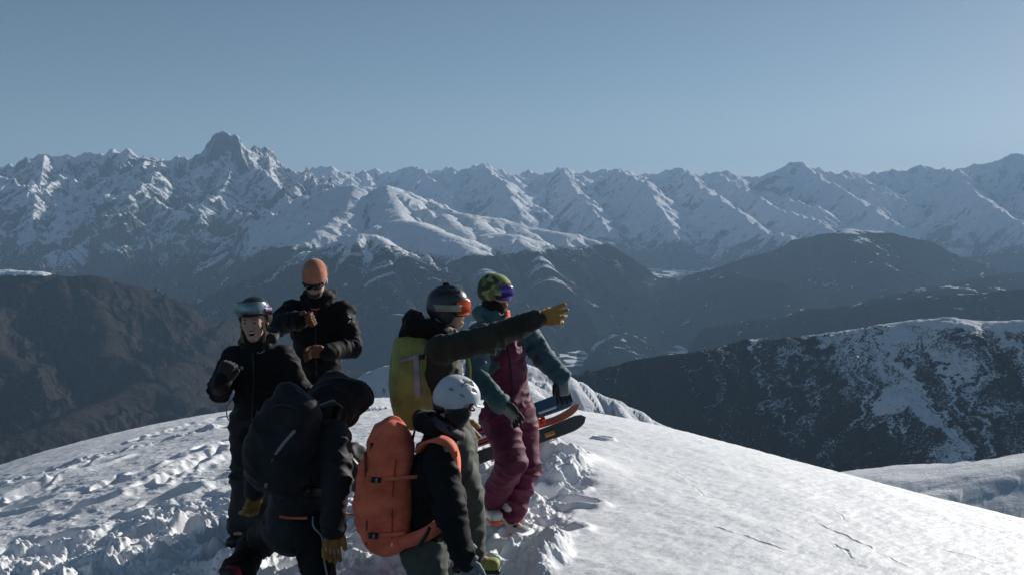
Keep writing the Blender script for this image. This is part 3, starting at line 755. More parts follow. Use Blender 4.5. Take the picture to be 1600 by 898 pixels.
# ------------------------------------------------------------------ people
def hand(fl, w, d, lat, curl=(.3, .3, .35, .4), r=.0095, size=1.0, spread=.10, thumb=.5, palm_up=1, tout=.75):
    """palm and five fingers. w wrist, d direction, lat towards the thumb side; palm normal = lat x d * palm_up"""
    d = nrm(d); lat = nrm(lat - (lat @ d) * d); pn = np.cross(lat, d) * palm_up; S = size
    c = w + d * .045 * S
    fl.cone(w - d * .02, w + d * .02 * S, .027 * S, .026 * S, k=.02)
    for q in (-.028, -.009, .010, .028): fl.cone(w + d * .012 * S + lat * q * .7 * S, w + d * .085 * S + lat * q * S, .015 * S, (r + .004) * S, k=.014)
    L = (.068, .078, .082, .074)
    offs = (-.031, -.0105, .0105, .031)   # little .. index
    for i in range(4):
        b = w + d * .085 * S + lat * offs[i] * S
        dd = nrm(d + lat * (i - 1.5) * spread); cu = curl[i]; p = b; rr = r * S
        ang = cu * .6
        for j, fr in enumerate((.42, .32, .26)):
            v = dd * math.cos(ang) + pn * math.sin(ang)
            q = p + v * L[i] * fr * S * 1.05
            fl.cone(p, q, rr * (1.05 - .06 * j), rr * (1.0 - .08 * j), k=.004)
            p = q; ang += cu
    b = w + d * .022 * S + lat * .026 * S
    v = nrm(d * (1 - thumb * .3) + lat * tout + pn * thumb)
    q = b + v * .042 * S; fl.cone(b, q, .015 * S, (r + .002) * S, k=.012)
    v2 = nrm(d * 1.0 + lat * .33 * tout + pn * thumb); q2 = q + v2 * .03 * S; fl.cone(q, q2, (r + .0015) * S, (r + .001) * S, k=.004)
    fl.cone(q2, q2 + nrm(v2 + pn * thumb * .5) * .022 * S, (r + .001) * S, r * .9 * S, k=.004)
def head_field(fl, c, B, mouth_open=0):
    """c = centre of skull, B rows right/forward/up"""
    g = lambda x, y, z: c + A([x, y, z]) @ B
    fl.ell(g(0, -.012, .02), (.074, .094, .092), B, k=.01)
    fl.ell(g(0, .028, -.045), (.058, .060, .075), B, k=.03)
    fl.ell(g(0, .052, -.092 - .012 * mouth_open), (.030, .028, .024), B, k=.03)     # chin
    for s_ in (-1, 1):
        fl.ell(g(s_ * .036, .062, -.030), (.022, .022, .020), B, k=.02)            # cheeks
        fl.cone(g(s_ * .012, .080, .012), g(s_ * .045, .066, .010), .010, .009, k=.015)   # brow
        fl.ell(g(s_ * .030, .092, -.006), (.017, .012, .010), B, k=.012, mode='s')  # eye socket
        fl.ell(g(s_ * .030, .073, -.007), (.0135, .0125, .012), B, k=.003)          # eyeball lids
        fl.ell(g(s_ * .078, -.008, -.015), (.009, .022, .032), B, k=.008)           # ear
        fl.ell(g(s_ * .011, .096, -.042), (.009, .009, .008), B, k=.008)            # nostril wings
    fl.cone(g(0, .086, -.002), g(0, .105, -.038), .008, .011, k=.012)               # nose
    fl.cone(g(-.022, .082, -.062), g(.022, .082, -.062), .007, .007, k=.01)         # upper lip
    fl.cone(g(-.017, .080, -.078 - .018 * mouth_open), g(.017, .080, -.078 - .018 * mouth_open), .008, .008, k=.01)
    if mouth_open: fl.ell(g(0, .092, -.073), (.021, .030, .013 + .004 * mouth_open), B, k=.005, mode='s')
def ball(c, r, B=None, n=10):
    B = np.eye(3) if B is None else B; V = []; Q = []
    for i in range(n + 1):
        th = math.pi * (.02 + .96 * i / n)
        for j in range(2 * n): ph = math.pi * j / n; V.append(A(c) + (A([math.sin(th) * math.cos(ph), math.sin(th) * math.sin(ph), math.cos(th)]) * A(r)) @ B)
    for i in range(n):
        for j in range(2 * n): Q.append((i * 2 * n + j, i * 2 * n + (j + 1) % (2 * n), (i + 1) * 2 * n + (j + 1) % (2 * n), (i + 1) * 2 * n + j)[::-1])
    return A(V), A(Q)
class Person(Thing):
    def __init__(s, J, label, face=0, bare=(), seed=0, hs=1.0):
        """J: joints; sides a/b (photo left/right)"""
        root = (J['ana'] + J['anb']) / 2; root = A([root[0], root[1], min(J['ana'][2], J['anb'][2]) - .09])
        super().__init__('person', root, label, 'person')
        s.J = J; s.B = basis(J['hf'], J['hu']); s.hc = J['head']; s.seed = seed; s.hs = hs
        s.side = nrm(J['shb'] - J['sha'])
        f = Field(.0065)
        head_field(f, s.hc, s.B, face)
        up = nrm(J['chest'] - J['pel'])
        f.cone(s.hc + A([0, -.02, -.06]) @ s.B, J['neck'], .052, .058, k=.02)
        f.ecap(J['pel'], J['chest'], s.side, (.13, .09), (.14, .10), k=.04)
        f.cone(J['neck'], J['chest'], .06, .09, k=.04)
        for q in 'ab':
            f.cone(J['neck'] - up * .03, J['sh' + q], .045, .05, k=.03)
            f.cone(J['sh' + q], J['el' + q], .045, .036, k=.02); f.cone(J['el' + q], J['wr' + q], .036, .026, k=.015)
            f.cone(J['pel'], J['hip' + q], .09, .08, k=.03)
            f.cone(J['hip' + q], J['kn' + q], .075, .052, k=.03); f.cone(J['kn' + q], J['an' + q], .052, .036, k=.02)
            f.cone(J['an' + q], J['an' + q] + J['toe' + q] * .12 - A([0, 0, .05]), .036, .03, k=.02)
            h = J.get('hand' + q)
            hand(f, J['wr' + q], h['d'], h['lat'], **{k: v for k, v in h.items() if k not in ('d', 'lat', 'size', 'r')}, size=.95 if q not in bare else 1.05, r=.0085)
        s.body = s.field('body', f, K_skin)
    def l(s, x, y, z): return s.hc + A([x, y, z]) @ s.B
    def face(s, open_=1):
        pr = [ball(s.l(q * .030, .0845, -.0065), (.0085, .0035, .0042), s.B, 6) for q in (-1, 1)]
        s.part('eye', *pr[0], K_eye, s.body); s.part('eye', *pr[1], K_eye, s.body)
        for q in (-1, 1):
            s.part('eyebrow', *ribbon([s.l(q * .014, .090, .012), s.l(q * .030, .090, .017), s.l(q * .045, .080, .011)], s.B[1], .005, .003), K_hair, s.body)
        if open_:
            s.part('mouth', *ball(s.l(0, .074, -.075), (.019, .006, .015), s.B, 6), K_dark, s.body)
            s.part('teeth', *ribbon([s.l(-.017, .080, -.0655), s.l(0, .085, -.0665), s.l(.017, .080, -.0655)], s.B[1], .008, .003), K_teeth, s.body)
    def jacket(s, mat, amp=.011, hem=.10, w=1.0, hood='down', loose=0.0, name='jacket', zone=None, hoodmat=None, collar=.075, fat=0.0):
        J = s.J; up = nrm(J['chest'] - J['pel']); f = Field(.0085)
        lowc = J['pel'] - up * hem
        wd = .168 * w
        f.ecap(lowc, J['pel'] + up * .12, s.side, (wd + loose, .128 * w + loose), (.158 * w, .122 * w), k=.03)
        f.ecap(J['pel'] + up * .12, J['chest'], s.side, (.158 * w, .122 * w), (.178 * w, .130 * w), k=.04)
        f.ecap(J['chest'], J['neck'] - up * .05, s.side, (.178 * w, .130 * w), (.10 * w, .095 * w), k=.04)
        f.cone(J['neck'] - up * .05, J['neck'] + up * .035, collar + .015, collar, k=.02)
        segs = [(lowc, J['chest'])]; joints = []
        for q in 'ab':
            sh, el, wr = J['sh' + q], J['el' + q], J['wr' + q]
            f.cone(J['neck'] - up * .045, sh, .07, .073 + fat, k=.04)
            f.cone(J['chest'], sh, .10, .07, k=.04)
            f.cone(sh, el, .086 + fat, .080 + fat, k=.03); f.cone(el, wr, .079 + fat, .062 + fat, k=.02)
            segs += [(sh, el), (el, wr)]; joints += [(el, .09), (sh * .8 + el * .2, .08), (wr, .06)]
        if hood: s.hood_into(f, hood)
        o = s.field(name, f, mat, None, segs, amp, .062, s.seed, joints)
        return o
    def hood_into(s, f, mode):
        c = s.J['neck']; B = basis(A([s.B[1][0], s.B[1][1], 0]), A([0, 0, 1.]))
        if mode == 'down':
            for x, y, z, r in [(-.09, .01, .03, .035), (-.085, -.06, .035, .045), (-.045, -.105, .03, .055), (.045, -.105, .03, .055), (.085, -.06, .035, .045), (.09, .01, .03, .035), (0, -.12, .01, .06)]:
                p = c + A([x, y, z]) @ B; f.ell(p, (r, r, r * .85), B, k=.035)
    def trousers(s, mat, amp=.012, knee=.086, hem=.092, thigh=.110, top=.12, name='trousers', label=None):
        J = s.J; up = nrm(J['chest'] - J['pel']); f = Field(.0085)
        f.ecap(J['pel'] - up * .02, J['pel'] + up * top, s.side, (.155, .125), (.150, .118), k=.03)
        segs = []; joints = []
        for q in 'ab':
            hp, kn, an = J['hip' + q], J['kn' + q], J['an' + q]
            f.cone(J['pel'] - up * .02, hp, .11, thigh, k=.04); f.cone(hp, kn, thigh, knee, k=.04)
            f.cone(kn, kn * .3 + an * .7, knee, hem * .95, k=.02); f.cone(kn * .3 + an * .7, an + (kn - an) * .08, hem * .95, hem, k=.02)
            segs += [(hp, kn), (kn, an)]; joints += [(kn, .12), (an, .12), (hp, .12)]
        return s.field(name, f, mat, None, segs, amp, .075, s.seed + 3, joints, label=label)
    def gloves(s, mat, which='ab', size=1.12, cuff=None, r=.0130, label=None):
        for q in which:
            h = dict(s.J['hand' + q]); d = h.pop('d'); lat = h.pop('lat'); h.pop('size', 0); h.pop('r', 0)
            f = Field(.0048); hand(f, s.J['wr' + q], d, lat, r=r, size=size, **h)
            fa = nrm(s.J['wr' + q] - s.J['el' + q]); f.cone(s.J['wr' + q] - fa * .03, s.J['wr' + q] + fa * .01, .036, .034, k=.01)
            g_ = s.field('glove', f, mat, None, label=label)
            if cuff: 
                f = Field(.006); wr = s.J['wr' + q]; dd = nrm(wr - s.J['el' + q]); f.cone(wr - dd * .07, wr - dd * .005, .050, .046); s.field('cuff', f, cuff, g_)
    def boots(s, mat, mat2=None, sole=None, ski=True):
        for q in 'ab':
            an = s.J['an' + q]; td = nrm(s.J['toe' + q]); B = basis(td, A([0, 0, 1.])) if abs(td[2]) < .3 else basis(td, A([td[0], td[1], 2.]))
            g = lambda x, y, z: an + A([x, y, z]) @ B
            f = Field(.007)
            f.ecap(g(0, .0, .10), g(0, -.01, -.03), B[0], (.060, .072), (.052, .066), k=.02)
            f.box(g(0, .05, -.055), (.048, .135, .035), B, .026, k=.035)
            f.ell(g(0, .13, -.05), (.044, .055, .034), B, k=.02)
            b = s.field('boot', f, mat)
            f = Field(.006); f.box(g(0, .045, -.093), (.047, .150, .014), B, .008, k=.005); f.box(g(0, -.09, -.098), (.040, .035, .016), B, .008, k=.005); s.field('sole', f, sole or K_black, b)
            if mat2:
                for z, y in ((-.018, .085), (.0, .055), (.035, .062), (.075, .072)):
                    s.part('buckle', *boxm(g(.0, y, z), (.044, .010, .006), B), mat2, b)
    def helmet(s, mat, big=1.0, tilt=0.0, vents=None):
        f = Field(.006); B = s.B; m = big
        f.ell(s.l(0, -.012, .038), (.098 * m, .122 * m, .098 * m), B, k=.01)
        f.ell(s.l(0, -.045, -.012), (.094 * m, .088 * m, .070 * m), B, k=.03)
        f.box(s.l(0, .118, -.062), (.16, .100, .090), B, .02, k=.012, mode='s')
        f.box(s.l(0, 0, -.19), (.16, .25, .115), B, .02, k=.01, mode='s')
        f.ell(s.l(0, .01, .0), (.076, .098, .096), B, k=.01, mode='s')
        if vents:
            for q in (-1, 1):
                f.box(s.l(q * .050, -.02, .128 * m), (.010, .040, .016), basis(B[1], B[2] + q * B[0] * .45), .006, k=.004, mode='s')
                f.box(s.l(q * .076, .03, .098 * m), (.014, .020, .007), B, .004, k=.004, mode='s')
        return s.field('helmet', f, mat)
    def goggles(s, parent, lens, up=0.0, tilt=0.0, frame=None, strap=None, big=1.0, strapz=0.0, hz=1.0):
        B = s.B; a = tilt; B2 = A([B[0], B[1] * math.cos(a) + B[2] * math.sin(a), B[2] * math.cos(a) - B[1] * math.sin(a)])
        c = s.l(0, 0, up); g = lambda x, y, z: c + A([x, y, z]) @ B2
        f = Field(.0045); f.ell(g(0, .0, 0), (.098 * big, .127 * big, .12), B2, k=.01)
        f.box(g(0, .095, 0), (.094 * big, .078, .054 * hz), B2, .02, k=.01, mode='i'); f.ell(g(0, .125, -.052), (.022, .05, .022), B2, k=.01, mode='s')
        o = s.field('goggles', f, frame or K_black, parent)
        f = Field(.004); f.ell(g(0, .0, 0), (.103 * big, .132 * big, .13), B2, k=.01)
        f.box(g(0, .098, 0.002), (.098 * big, .070, .046 * hz), B2, .022, k=.01, mode='i'); f.ell(g(0, .13, -.050), (.020, .05, .020), B2, k=.01, mode='s')
        s.field('lens', f, lens, parent)
        if strap:
            pts = []; ups = []
            for k in range(13):
                th = math.radians(35 + 290 * k / 12); x, y = math.sin(th), math.cos(th)
                pts.append(c + A([x * .107 * big, y * .122 * big - .008, strapz * (1 - y) * .5]) @ B2); ups.append(A([x, y, 0]) @ B2)
            s.part('strap', *ribbon(pts, ups, .038, .006, 4), strap, parent)
        return o
def jt(**k): return {a: (W(*v) if isinstance(v, tuple) else v) for a, v in k.items()}
V3 = lambda *a: A(a, float)

# ---- woman laughing, facing the camera
J = jt(head=(397, 498, 6.90), neck=(402, 534, 6.95), chest=(405, 582, 6.95), pel=(402, 652, 6.95), sha=(366, 560, 6.95), shb=(444, 558, 6.98), ela=(343, 610, 6.85), wra=(347, 596, 6.60),
       elb=(470, 612, 6.92), wrb=(442, 645, 6.74), hipa=(382, 662, 6.95), hipb=(420, 662, 6.97), kna=(380, 742, 6.88), knb=(412, 742, 7.0), ana=(378, 824, 6.95), anb=(418, 812, 7.15))
J.update(hf=V3(-.06, -1, -.10), hu=V3(-.06, 0, 1), toea=V3(-.15, -1, 0), toeb=V3(.3, -1, 0), handa=dict(d=V3(.35, -.25, 1), lat=V3(.8, -.3, -.3), curl=(1.0, 1.0, 1.0, .9), palm_up=-1, thumb=.4), handb=dict(d=V3(-.8, -.5, -.2), lat=V3(0, -.3, 1), curl=(.5, .5, .5, .5), palm_up=-1))
p = Person(J, 'laughing woman in black ski clothes and black helmet, mirrored goggles pushed up on it', face=1.2, seed=1, hs=1.15)
p.face(1)
p.jacket(K_blk, hem=.14, hood=None, w=.98, fat=-.004, collar=.078)
hb = A([V3(1, 0, 0), V3(0, 1, 0), V3(0, 0, 1)])
f = Field(.008)
for x, y, z, r in [(-.085, .0, .02, .042), (-.08, .07, .035, .05), (-.03, .12, .04, .055), (.04, .12, .045, .055), (.085, .06, .05, .052), (.092, .0, .03, .044), (.065, -.05, 0, .035), (-.06, -.05, -.005, .035)]: f.ell(J['neck'] + V3(x, y, z), (r, r, r * 1.0), None, k=.03)
V_, Q_ = f.mesh(); V_ = fold(V_, Q_, [(J['neck'] - V3(.1, 0, 0), J['neck'] + V3(.1, 0, 0))], .012, .05, 4); p.part('hood', V_, Q_, K_blk2)
p.trousers(K_blk2, knee=.078, hem=.086, thigh=.10)
p.gloves(K_gglove, cuff=K_blk)
p.boots(K_black)
h = p.helmet(K_black)
p.goggles(h, K_silver, up=.064, tilt=.20, frame=K_black, strap=K_black, strapz=-.03, hz=.78)
pl = fabric('purple_print', (.25, .12, .38), .6)
p.part('strap_print', *ribbon([p.l(-.092, .060, .064), p.l(-.107, .020, .060), p.l(-.108, -.01, .056)], [V3(1, -.4, 0), V3(1, 0, 0), V3(1, 0, 0)], .016, .012), pl, h)
for q in (-1, 1):
    p.part('hair', *merge(*[ribbon([p.l(q * (.060 + .004 * k), .052 - .006 * k, -.01), p.l(q * (.068 + .003 * k), .050 - .006 * k, -.06), p.l(q * (.062 + .006 * k), .056, -.11), p.l(q * (.056 + .006 * k), .064, -.128)], p.B[1], .006, .004, 4) for k in range(3)]), K_hair, p.body)
for q in (-1, 1):   # chin straps
    p.part('chin_strap', *ribbon([p.l(q * .078, .02, -.03), p.l(q * .066, .03, -.08), p.l(q * .03, .05, -.122), p.l(0, .055, -.128)], p.B[1], .014, .003, 4), K_black, h)
# drawcord, zip and pocket
jk = p.r.children[1]
p.part('zip', *ribbon([J['neck'] + V3(-.01, -.088, -.02), J['chest'] + V3(0, -.150, .08), J['chest'] + V3(0, -.160, -.05), J['pel'] + V3(0, -.150, .02)], V3(0, -1, 0), .010, .008), K_black, jk)
p.part('chest_print', *merge(ribbon([J['chest'] + V3(-.095, -.128, .055), J['chest'] + V3(-.075, -.134, .06)], V3(0, -1, 0), .012, .012), ribbon([J['chest'] + V3(-.090, -.130, .068), J['chest'] + V3(-.080, -.134, .045)], V3(0, -1, 0), .008, .014)), K_strap, jk)
p.part('drawcord', *ribbon([J['neck'] + V3(.02, -.095, -.045), J['neck'] + V3(.045, -.11, -.058), J['neck'] + V3(.07, -.10, -.035)], V3(0, -1, 0), .006, .006), K_strap, jk)
p.part('drawcord', *ribbon([J['pel'] + V3(-.165, -.02, .14), J['pel'] + V3(-.205, -.02, .09), J['pel'] + V3(-.21, -.02, .02), J['pel'] + V3(-.19, -.02, -.02)], V3(0, -1, 0), .006, .006), K_strap, jk)

# ---- man in the orange beanie, looking down
J = jt(head=(492, 436, 7.60), neck=(497, 468, 7.68), chest=(495, 512, 7.70), pel=(497, 590, 7.68), sha=(457, 487, 7.68), shb=(536, 487, 7.70), ela=(432, 508, 7.45), wra=(468, 500, 7.28),
       elb=(550, 540, 7.62), wrb=(512, 551, 7.36), hipa=(481, 600, 7.68), hipb=(515, 600, 7.68), kna=(482, 690, 7.66), knb=(516, 690, 7.66), ana=(482, 772, 7.72), anb=(518, 772, 7.72))
J.update(hf=V3(-.02, -.90, -.48), hu=V3(0, -.45, .9), toea=V3(-.2, -1, 0), toeb=V3(.25, -1, 0), handa=dict(d=V3(1, -.35, .25), lat=V3(-.2, -.3, .9), curl=(1.1, 1.1, 1.1, 1.0), palm_up=-1, thumb=.6), handb=dict(d=V3(-1, -.25, .12), lat=V3(0, -.5, .8), curl=(.5, .5, .45, .4), palm_up=1, thumb=.3))
p = Person(J, 'tall man in a black ski jacket and orange knit beanie with dark sunglasses, looking down', face=0, seed=2, hs=1.09)
p.face(0)
jk = p.jacket(K_blk, hem=.15, hood='down', w=1.1, collar=.082)
p.trousers(K_blk2)
p.gloves(K_brown, size=1.15)
p.boots(K_black)
f = Field(.006); B = p.B
f.ell(p.l(0, -.012, .045), (.085, .104, .098), B, k=.01); f.box(p.l(0, .02, -.20), (.2, .3, .215), B, .02, k=.008, mode='s')
f.ecap(p.l(0, -.006, .026), p.l(0, -.006, .040), B[0], (.088, .107), (.087, .106), k=.006); f.box(p.l(0, .02, -.20), (.2, .3, .205), B, .01, k=.004, mode='s')
bn = p.field('beanie', f, K_salmon)
f = Field(.006); f.ell(p.l(0, -.03, .03), (.092, .098, .100), B, k=.01); f.box(p.l(0, .10, .06), (.2, .13, .3), B, .01, k=.01, mode='s'); f.box(p.l(0, 0, -.24), (.2, .3, .15), B, .01, k=.01, mode='s'); p.field('headband', f, K_blk2, bn)
f = Field(.004); f.ell(p.l(0, .0, -.004), (.086, .112, .12), B, k=.01); f.box(p.l(0, .10, -.004), (.074, .05, .022), B, .012, k=.006, mode='i'); f.ell(p.l(0, .115, -.030), (.013, .05, .016), B, k=.006, mode='s')
sg = p.field('sunglasses', f, K_darklens)
for q in (-1, 1): p.part('temple', *ribbon([p.l(q * .074, .072, 0), p.l(q * .080, .02, 0), p.l(q * .078, -.03, -.004)], p.B[0], .010, .004), K_black, sg)
f = Field(.005); f.ell(p.l(0, .045, -.080), (.053, .052, .045), B, k=.02); f.ell(p.l(0, .10, -.058), (.024, .03, .012), B, k=.01, mode='s'); p.field('beard', f, K_beard, p.body)
N0 = J['neck']
p.part('orange_collar', *ribbon([N0 + V3(-.03, -.105, -.045), N0 + V3(0, -.115, -.058), N0 + V3(.03, -.105, -.045)], V3(0, -1, .2), .022, .012), K_redtrim, jk)
p.part('zip', *ribbon([N0 + V3(.0, -.11, -.07), J['chest'] + V3(0.02, -.158, .0), J['pel'] + V3(0.02, -.152, .05)], V3(0, -1, 0), .012, .008), K_black, jk)
p.part('chest_print', *ribbon([J['chest'] + V3(-.155, -.128, .09), J['chest'] + V3(-.09, -.146, .085)], V3(0, -1, 0), .010, .010), K_strap, jk)
p.part('hem_cord', *ribbon([J['chest'] + V3(-.01, -.160, -.15), J['chest'] + V3(.06, -.158, -.155)], V3(0, -1, 0), .008, .010), K_strap, jk)
# four-petal emblem on the sleeve
ce = W(549, 498, 7.58); m_ = []
for k in range(4):
    a = math.pi / 4 + k * math.pi / 2; d = V3(math.cos(a), 0, math.sin(a)) * A([.9, 1, 1.1]); m_.append(ball(ce + d * .024 + V3(0, -.004, 0), (.016, .006, .007), A([nrm(d), V3(0, 1, 0), nrm(np.cross(d, V3(0, 1, 0)))]), 5))
p.part('sleeve_emblem', *merge(*m_), K_wtrim, jk)

# ---- person in black bending forward, back to the camera
J = jt(head=(537, 632, 6.02), neck=(508, 655, 5.86), chest=(480, 710, 5.80), pel=(458, 795, 5.80), sha=(448, 672, 6.0), shb=(521, 680, 5.66), ela=(412, 725, 6.1), wra=(398, 764, 6.05),
       elb=(527, 748, 5.56), wrb=(521, 822, 5.56), hipa=(438, 822, 5.88), hipb=(486, 826, 5.72), kna=(398, 850, 6.12), knb=(500, 905, 5.60), ana=(372, 893, 5.86), anb=(490, 1022, 5.62))
J.update(hf=V3(.80, .35, -.50), hu=V3(.42, .2, .88), toea=V3(.1, .35, -.75), toeb=V3(.8, .5, 0), handa=dict(d=V3(-.15, 0, -1), lat=V3(.6, .6, 0), curl=(.5, .5, .4, .4), palm_up=1), handb=dict(d=V3(-.12, -.05, -1), lat=V3(.75, .4, 0), curl=(.45, .4, .35, .3), palm_up=-1, thumb=.2))
p = Person(J, 'stooping skier in black seen from behind with hood up and tan leather gloves', seed=3)
jk = p.jacket(K_blk2, amp=.010, hem=.13, hood=None, w=1.14, fat=.006)
p.trousers(K_blk, thigh=.115, knee=.09, hem=.09, top=.10)
p.gloves(K_tan, size=1.2)
p.boots(fabric('red_boot', (.28, .03, .04), .4, 0), None)
f = Field(.006); f.ell(p.l(0, .035, -.04), (.075, .090, .095), p.B, k=.02); p.field('balaclava', f, K_hood)
f = Field(.009); B = p.B
f.ell(p.l(0, -.01, .02), (.125, .150, .150), B, k=.03); f.cone(p.l(0, -.05, -.04), J['neck'], .125, .105, k=.04); f.cone(p.l(0, -.10, .02), J['neck'] + V3(-.10, -.02, .02), .10, .09, k=.05)
f.ell(p.l(0, .14, -.02), (.085, .08, .12), B, k=.02, mode='s')
f.ell(p.l(0, .05, .09), (.09, .07, .05), B, k=.06); f.ell(p.l(.04, -.12, .0), (.09, .08, .10), B, k=.06); f.ell(p.l(-.04, -.10, .10), (.07, .07, .06), B, k=.05)
V_, Q_ = f.mesh(); V_ = fold(V_, Q_, [(p.l(-.1, 0, .1), p.l(.1, 0, .1))], .022, .075, 5); p.part('hood', V_, Q_, K_hood)
P0 = J['pel']
tr = [c for c in p.r.children if c.name.startswith('trousers')][0]
p.part('pocket_zip', *ribbon([W(437, 806, 5.625), W(455, 808.5, 5.615), W(480, 808.5, 5.592)], V3(0, -1, .1), .014, .012), K_redtrim, tr)
p.part('side_zip', *ribbon([W(489, 806, 5.61), W(490, 822, 5.585), W(503, 838, 5.585), W(505, 865, 5.53), W(511, 898, 5.515)], V3(.2, -1, .1), .010, .010), K_strap, tr)

# ---- pointing man
J = jt(head=(702, 480, 6.35), neck=(686, 520, 6.35), chest=(684, 575, 6.36), pel=(703, 668, 6.36), sha=(690, 545, 6.17), shb=(692, 540, 6.54), ela=(766, 529, 6.12), wra=(836, 500, 6.12),
       elb=(706, 605, 6.62), wrb=(718, 655, 6.48), hipa=(706, 690, 6.27), hipb=(714, 690, 6.45), kna=(731, 775, 6.20), knb=(722, 775, 6.50), ana=(736, 866, 6.30), anb=(712, 858, 6.62))
J.update(hf=V3(.96, .16, -.02), hu=V3(0, 0, 1), toea=V3(1, -.15, 0), toeb=V3(1, .2, 0), handa=dict(d=V3(.97, 0, .20), lat=V3(-.2, 0, 1), curl=(.50, .30, .12, .0), palm_up=1, spread=.15, thumb=.9, tout=.15), handb=dict(d=V3(.6, 0, -1), lat=V3(1, 0, .3), curl=(.4, .4, .4, .4)))
p = Person(J, 'man in dark olive jacket and navy helmet with red goggles, pointing right with outstretched arm', face=.8, seed=5, hs=1.08)
jk = p.jacket(K_olive, hem=.13, hood=None, w=1.05, fat=.004, collar=.08)
f = Field(.008); B = basis(V3(.96, .16, 0), V3(0, 0, 1)); n0 = J['neck']
for x, y, z, r in [(-.09, .01, .03, .050), (-.09, -.07, .05, .060), (-.05, -.14, .06, .07), (.05, -.14, .06, .07), (.09, -.07, .05, .060), (.09, .01, .03, .050), (0, -.16, .09, .06), (-.06, .07, .02, .035), (.06, .07, .02, .035), (0, -.20, .0, .05)]: f.ell(n0 + A([x, y, z]) @ B, (r, r, r), B, k=.04)
V_, Q_ = f.mesh(); V_ = fold(V_, Q_, [(n0 - V3(0, .1, 0), n0 + V3(0, .1, 0))], .016, .05, 7); p.part('hood', V_, Q_, K_blk)
p.part('hood_trim', *ribbon([n0 + A([.075, -.03, .10]) @ B, n0 + A([.10, .03, .06]) @ B, n0 + A([.085, .085, .03]) @ B, n0 + A([.05, .12, .0]) @ B], A([1, .2, .5]) @ B, .03, .012), K_strap, p.r)
p.trousers(K_pants, amp=.013, thigh=.125, knee=.098, hem=.105)
p.gloves(K_tan, size=1.22)
p.boots(K_lime, None)
h = p.helmet(K_navy, vents=True)
p.goggles(h, K_redlens, up=.005, frame=K_black, strap=K_cream, strapz=.0)
p.part('camera_mount', *boxm(p.l(0, -.02, .140), (.014, .02, .008), p.B), K_black, h)
for q in (-1, 1):
    p.part('vent', *ribbon([p.l(q * .070, .06, .098), p.l(q * .082, .0, .096), p.l(q * .078, -.07, .085)], A([q, 0, .8]) @ p.B, .010, .006), K_black, h)
    p.part('ear_pad', *ball(p.l(q * .083, -.02, -.045), (.016, .045, .05), p.B), K_black, h)

# ---- woman in white helmet
J = jt(head=(714, 626, 5.50), neck=(690, 672, 5.48), chest=(678, 738, 5.48), pel=(668, 838, 5.50), sha=(690, 715, 5.32), shb=(690, 708, 5.64), ela=(702, 798, 5.22), wra=(726, 872, 5.25),
       elb=(706, 785, 5.76), wrb=(712, 845, 5.68), hipa=(662, 868, 5.42), hipb=(668, 868, 5.60), kna=(690, 965, 5.35), knb=(700, 965, 5.62), ana=(655, 1062, 5.45), anb=(690, 1055, 5.66))
J.update(hf=V3(.80, .36, -.46), hu=V3(.4, 0, .9), toea=V3(1, -.15, 0), toeb=V3(1, .2, 0), handa=dict(d=V3(.35, 0, -1), lat=V3(1, 0, .3), curl=(.4, .4, .3, .3), palm_up=-1, thumb=.2), handb=dict(d=V3(.6, 0, -1), lat=V3(1, 0, .3), curl=(.4, .4, .4, .4)))
p = Person(J, 'skier in white helmet and black jacket with an orange backpack, looking down', seed=6, hs=1.05)
jk = p.jacket(K_blk, hem=.10, hood=None, w=.98, fat=.002, collar=.07)
f = Field(.008); B = basis(V3(.96, .1, 0), V3(0, 0, 1)); n0 = J['neck']
for x, y, z, r in [(-.085, .02, .03, .045), (-.085, -.06, .05, .05), (-.04, -.11, .06, .055), (.04, -.11, .06, .055), (.085, -.06, .05, .05), (.085, .02, .03, .045), (-.05, .09, -.01, .035), (.05, .09, -.01, .035)]: f.ell(n0 + A([x, y, z]) @ B, (r, r, r), B, k=.03)
V_, Q_ = f.mesh(); V_ = fold(V_, Q_, [(n0 - V3(0, .1, 0), n0 + V3(0, .1, 0))], .014, .05, 8); hd = p.part('hood', V_, Q_, K_hood)
p.part('hood_lining', *ribbon([n0 + A([.105, -.05, .09]) @ B, n0 + A([.125, .01, .05]) @ B, n0 + A([.095, .07, .015]) @ B, n0 + A([.06, .12, -.02]) @ B], A([1, .2, .6]) @ B, .045, .014), K_plum, hd)
p.trousers(K_pants, amp=.012, thigh=.11, top=.02)
p.gloves(K_greyglove, size=1.1)
p.boots(K_lime)
h = p.helmet(K_white, vents=True, big=1.02)
for q in (-1, 1): p.part('ear_pad', *ball(p.l(q * .080, .005, -.050), (.020, .072, .066), p.B), K_black, h)
p.part('neck_pad', *ball(p.l(0, -.075, -.05), (.075, .035, .05), p.B), K_black, h)
f = Field(.006); f.ell(p.l(0, .045, -.085), (.060, .062, .050), p.B, k=.02); f.cone(p.l(0, .02, -.10), J['neck'], .06, .07, k=.03); p.field('neck_gaiter', f, K_hood)
p.part('visor', *ribbon([p.l(-.075, .07, .035), p.l(-.045, .115, .038), p.l(0, .128, .040), p.l(.045, .115, .038), p.l(.075, .07, .035)], p.B[2], .035, .006), K_white, h)
p.part('chin_strap', *ribbon([p.l(.080, .03, -.02), p.l(.066, .035, -.08), p.l(.02, .05, -.125)], p.B[0], .016, .004), K_black, h)
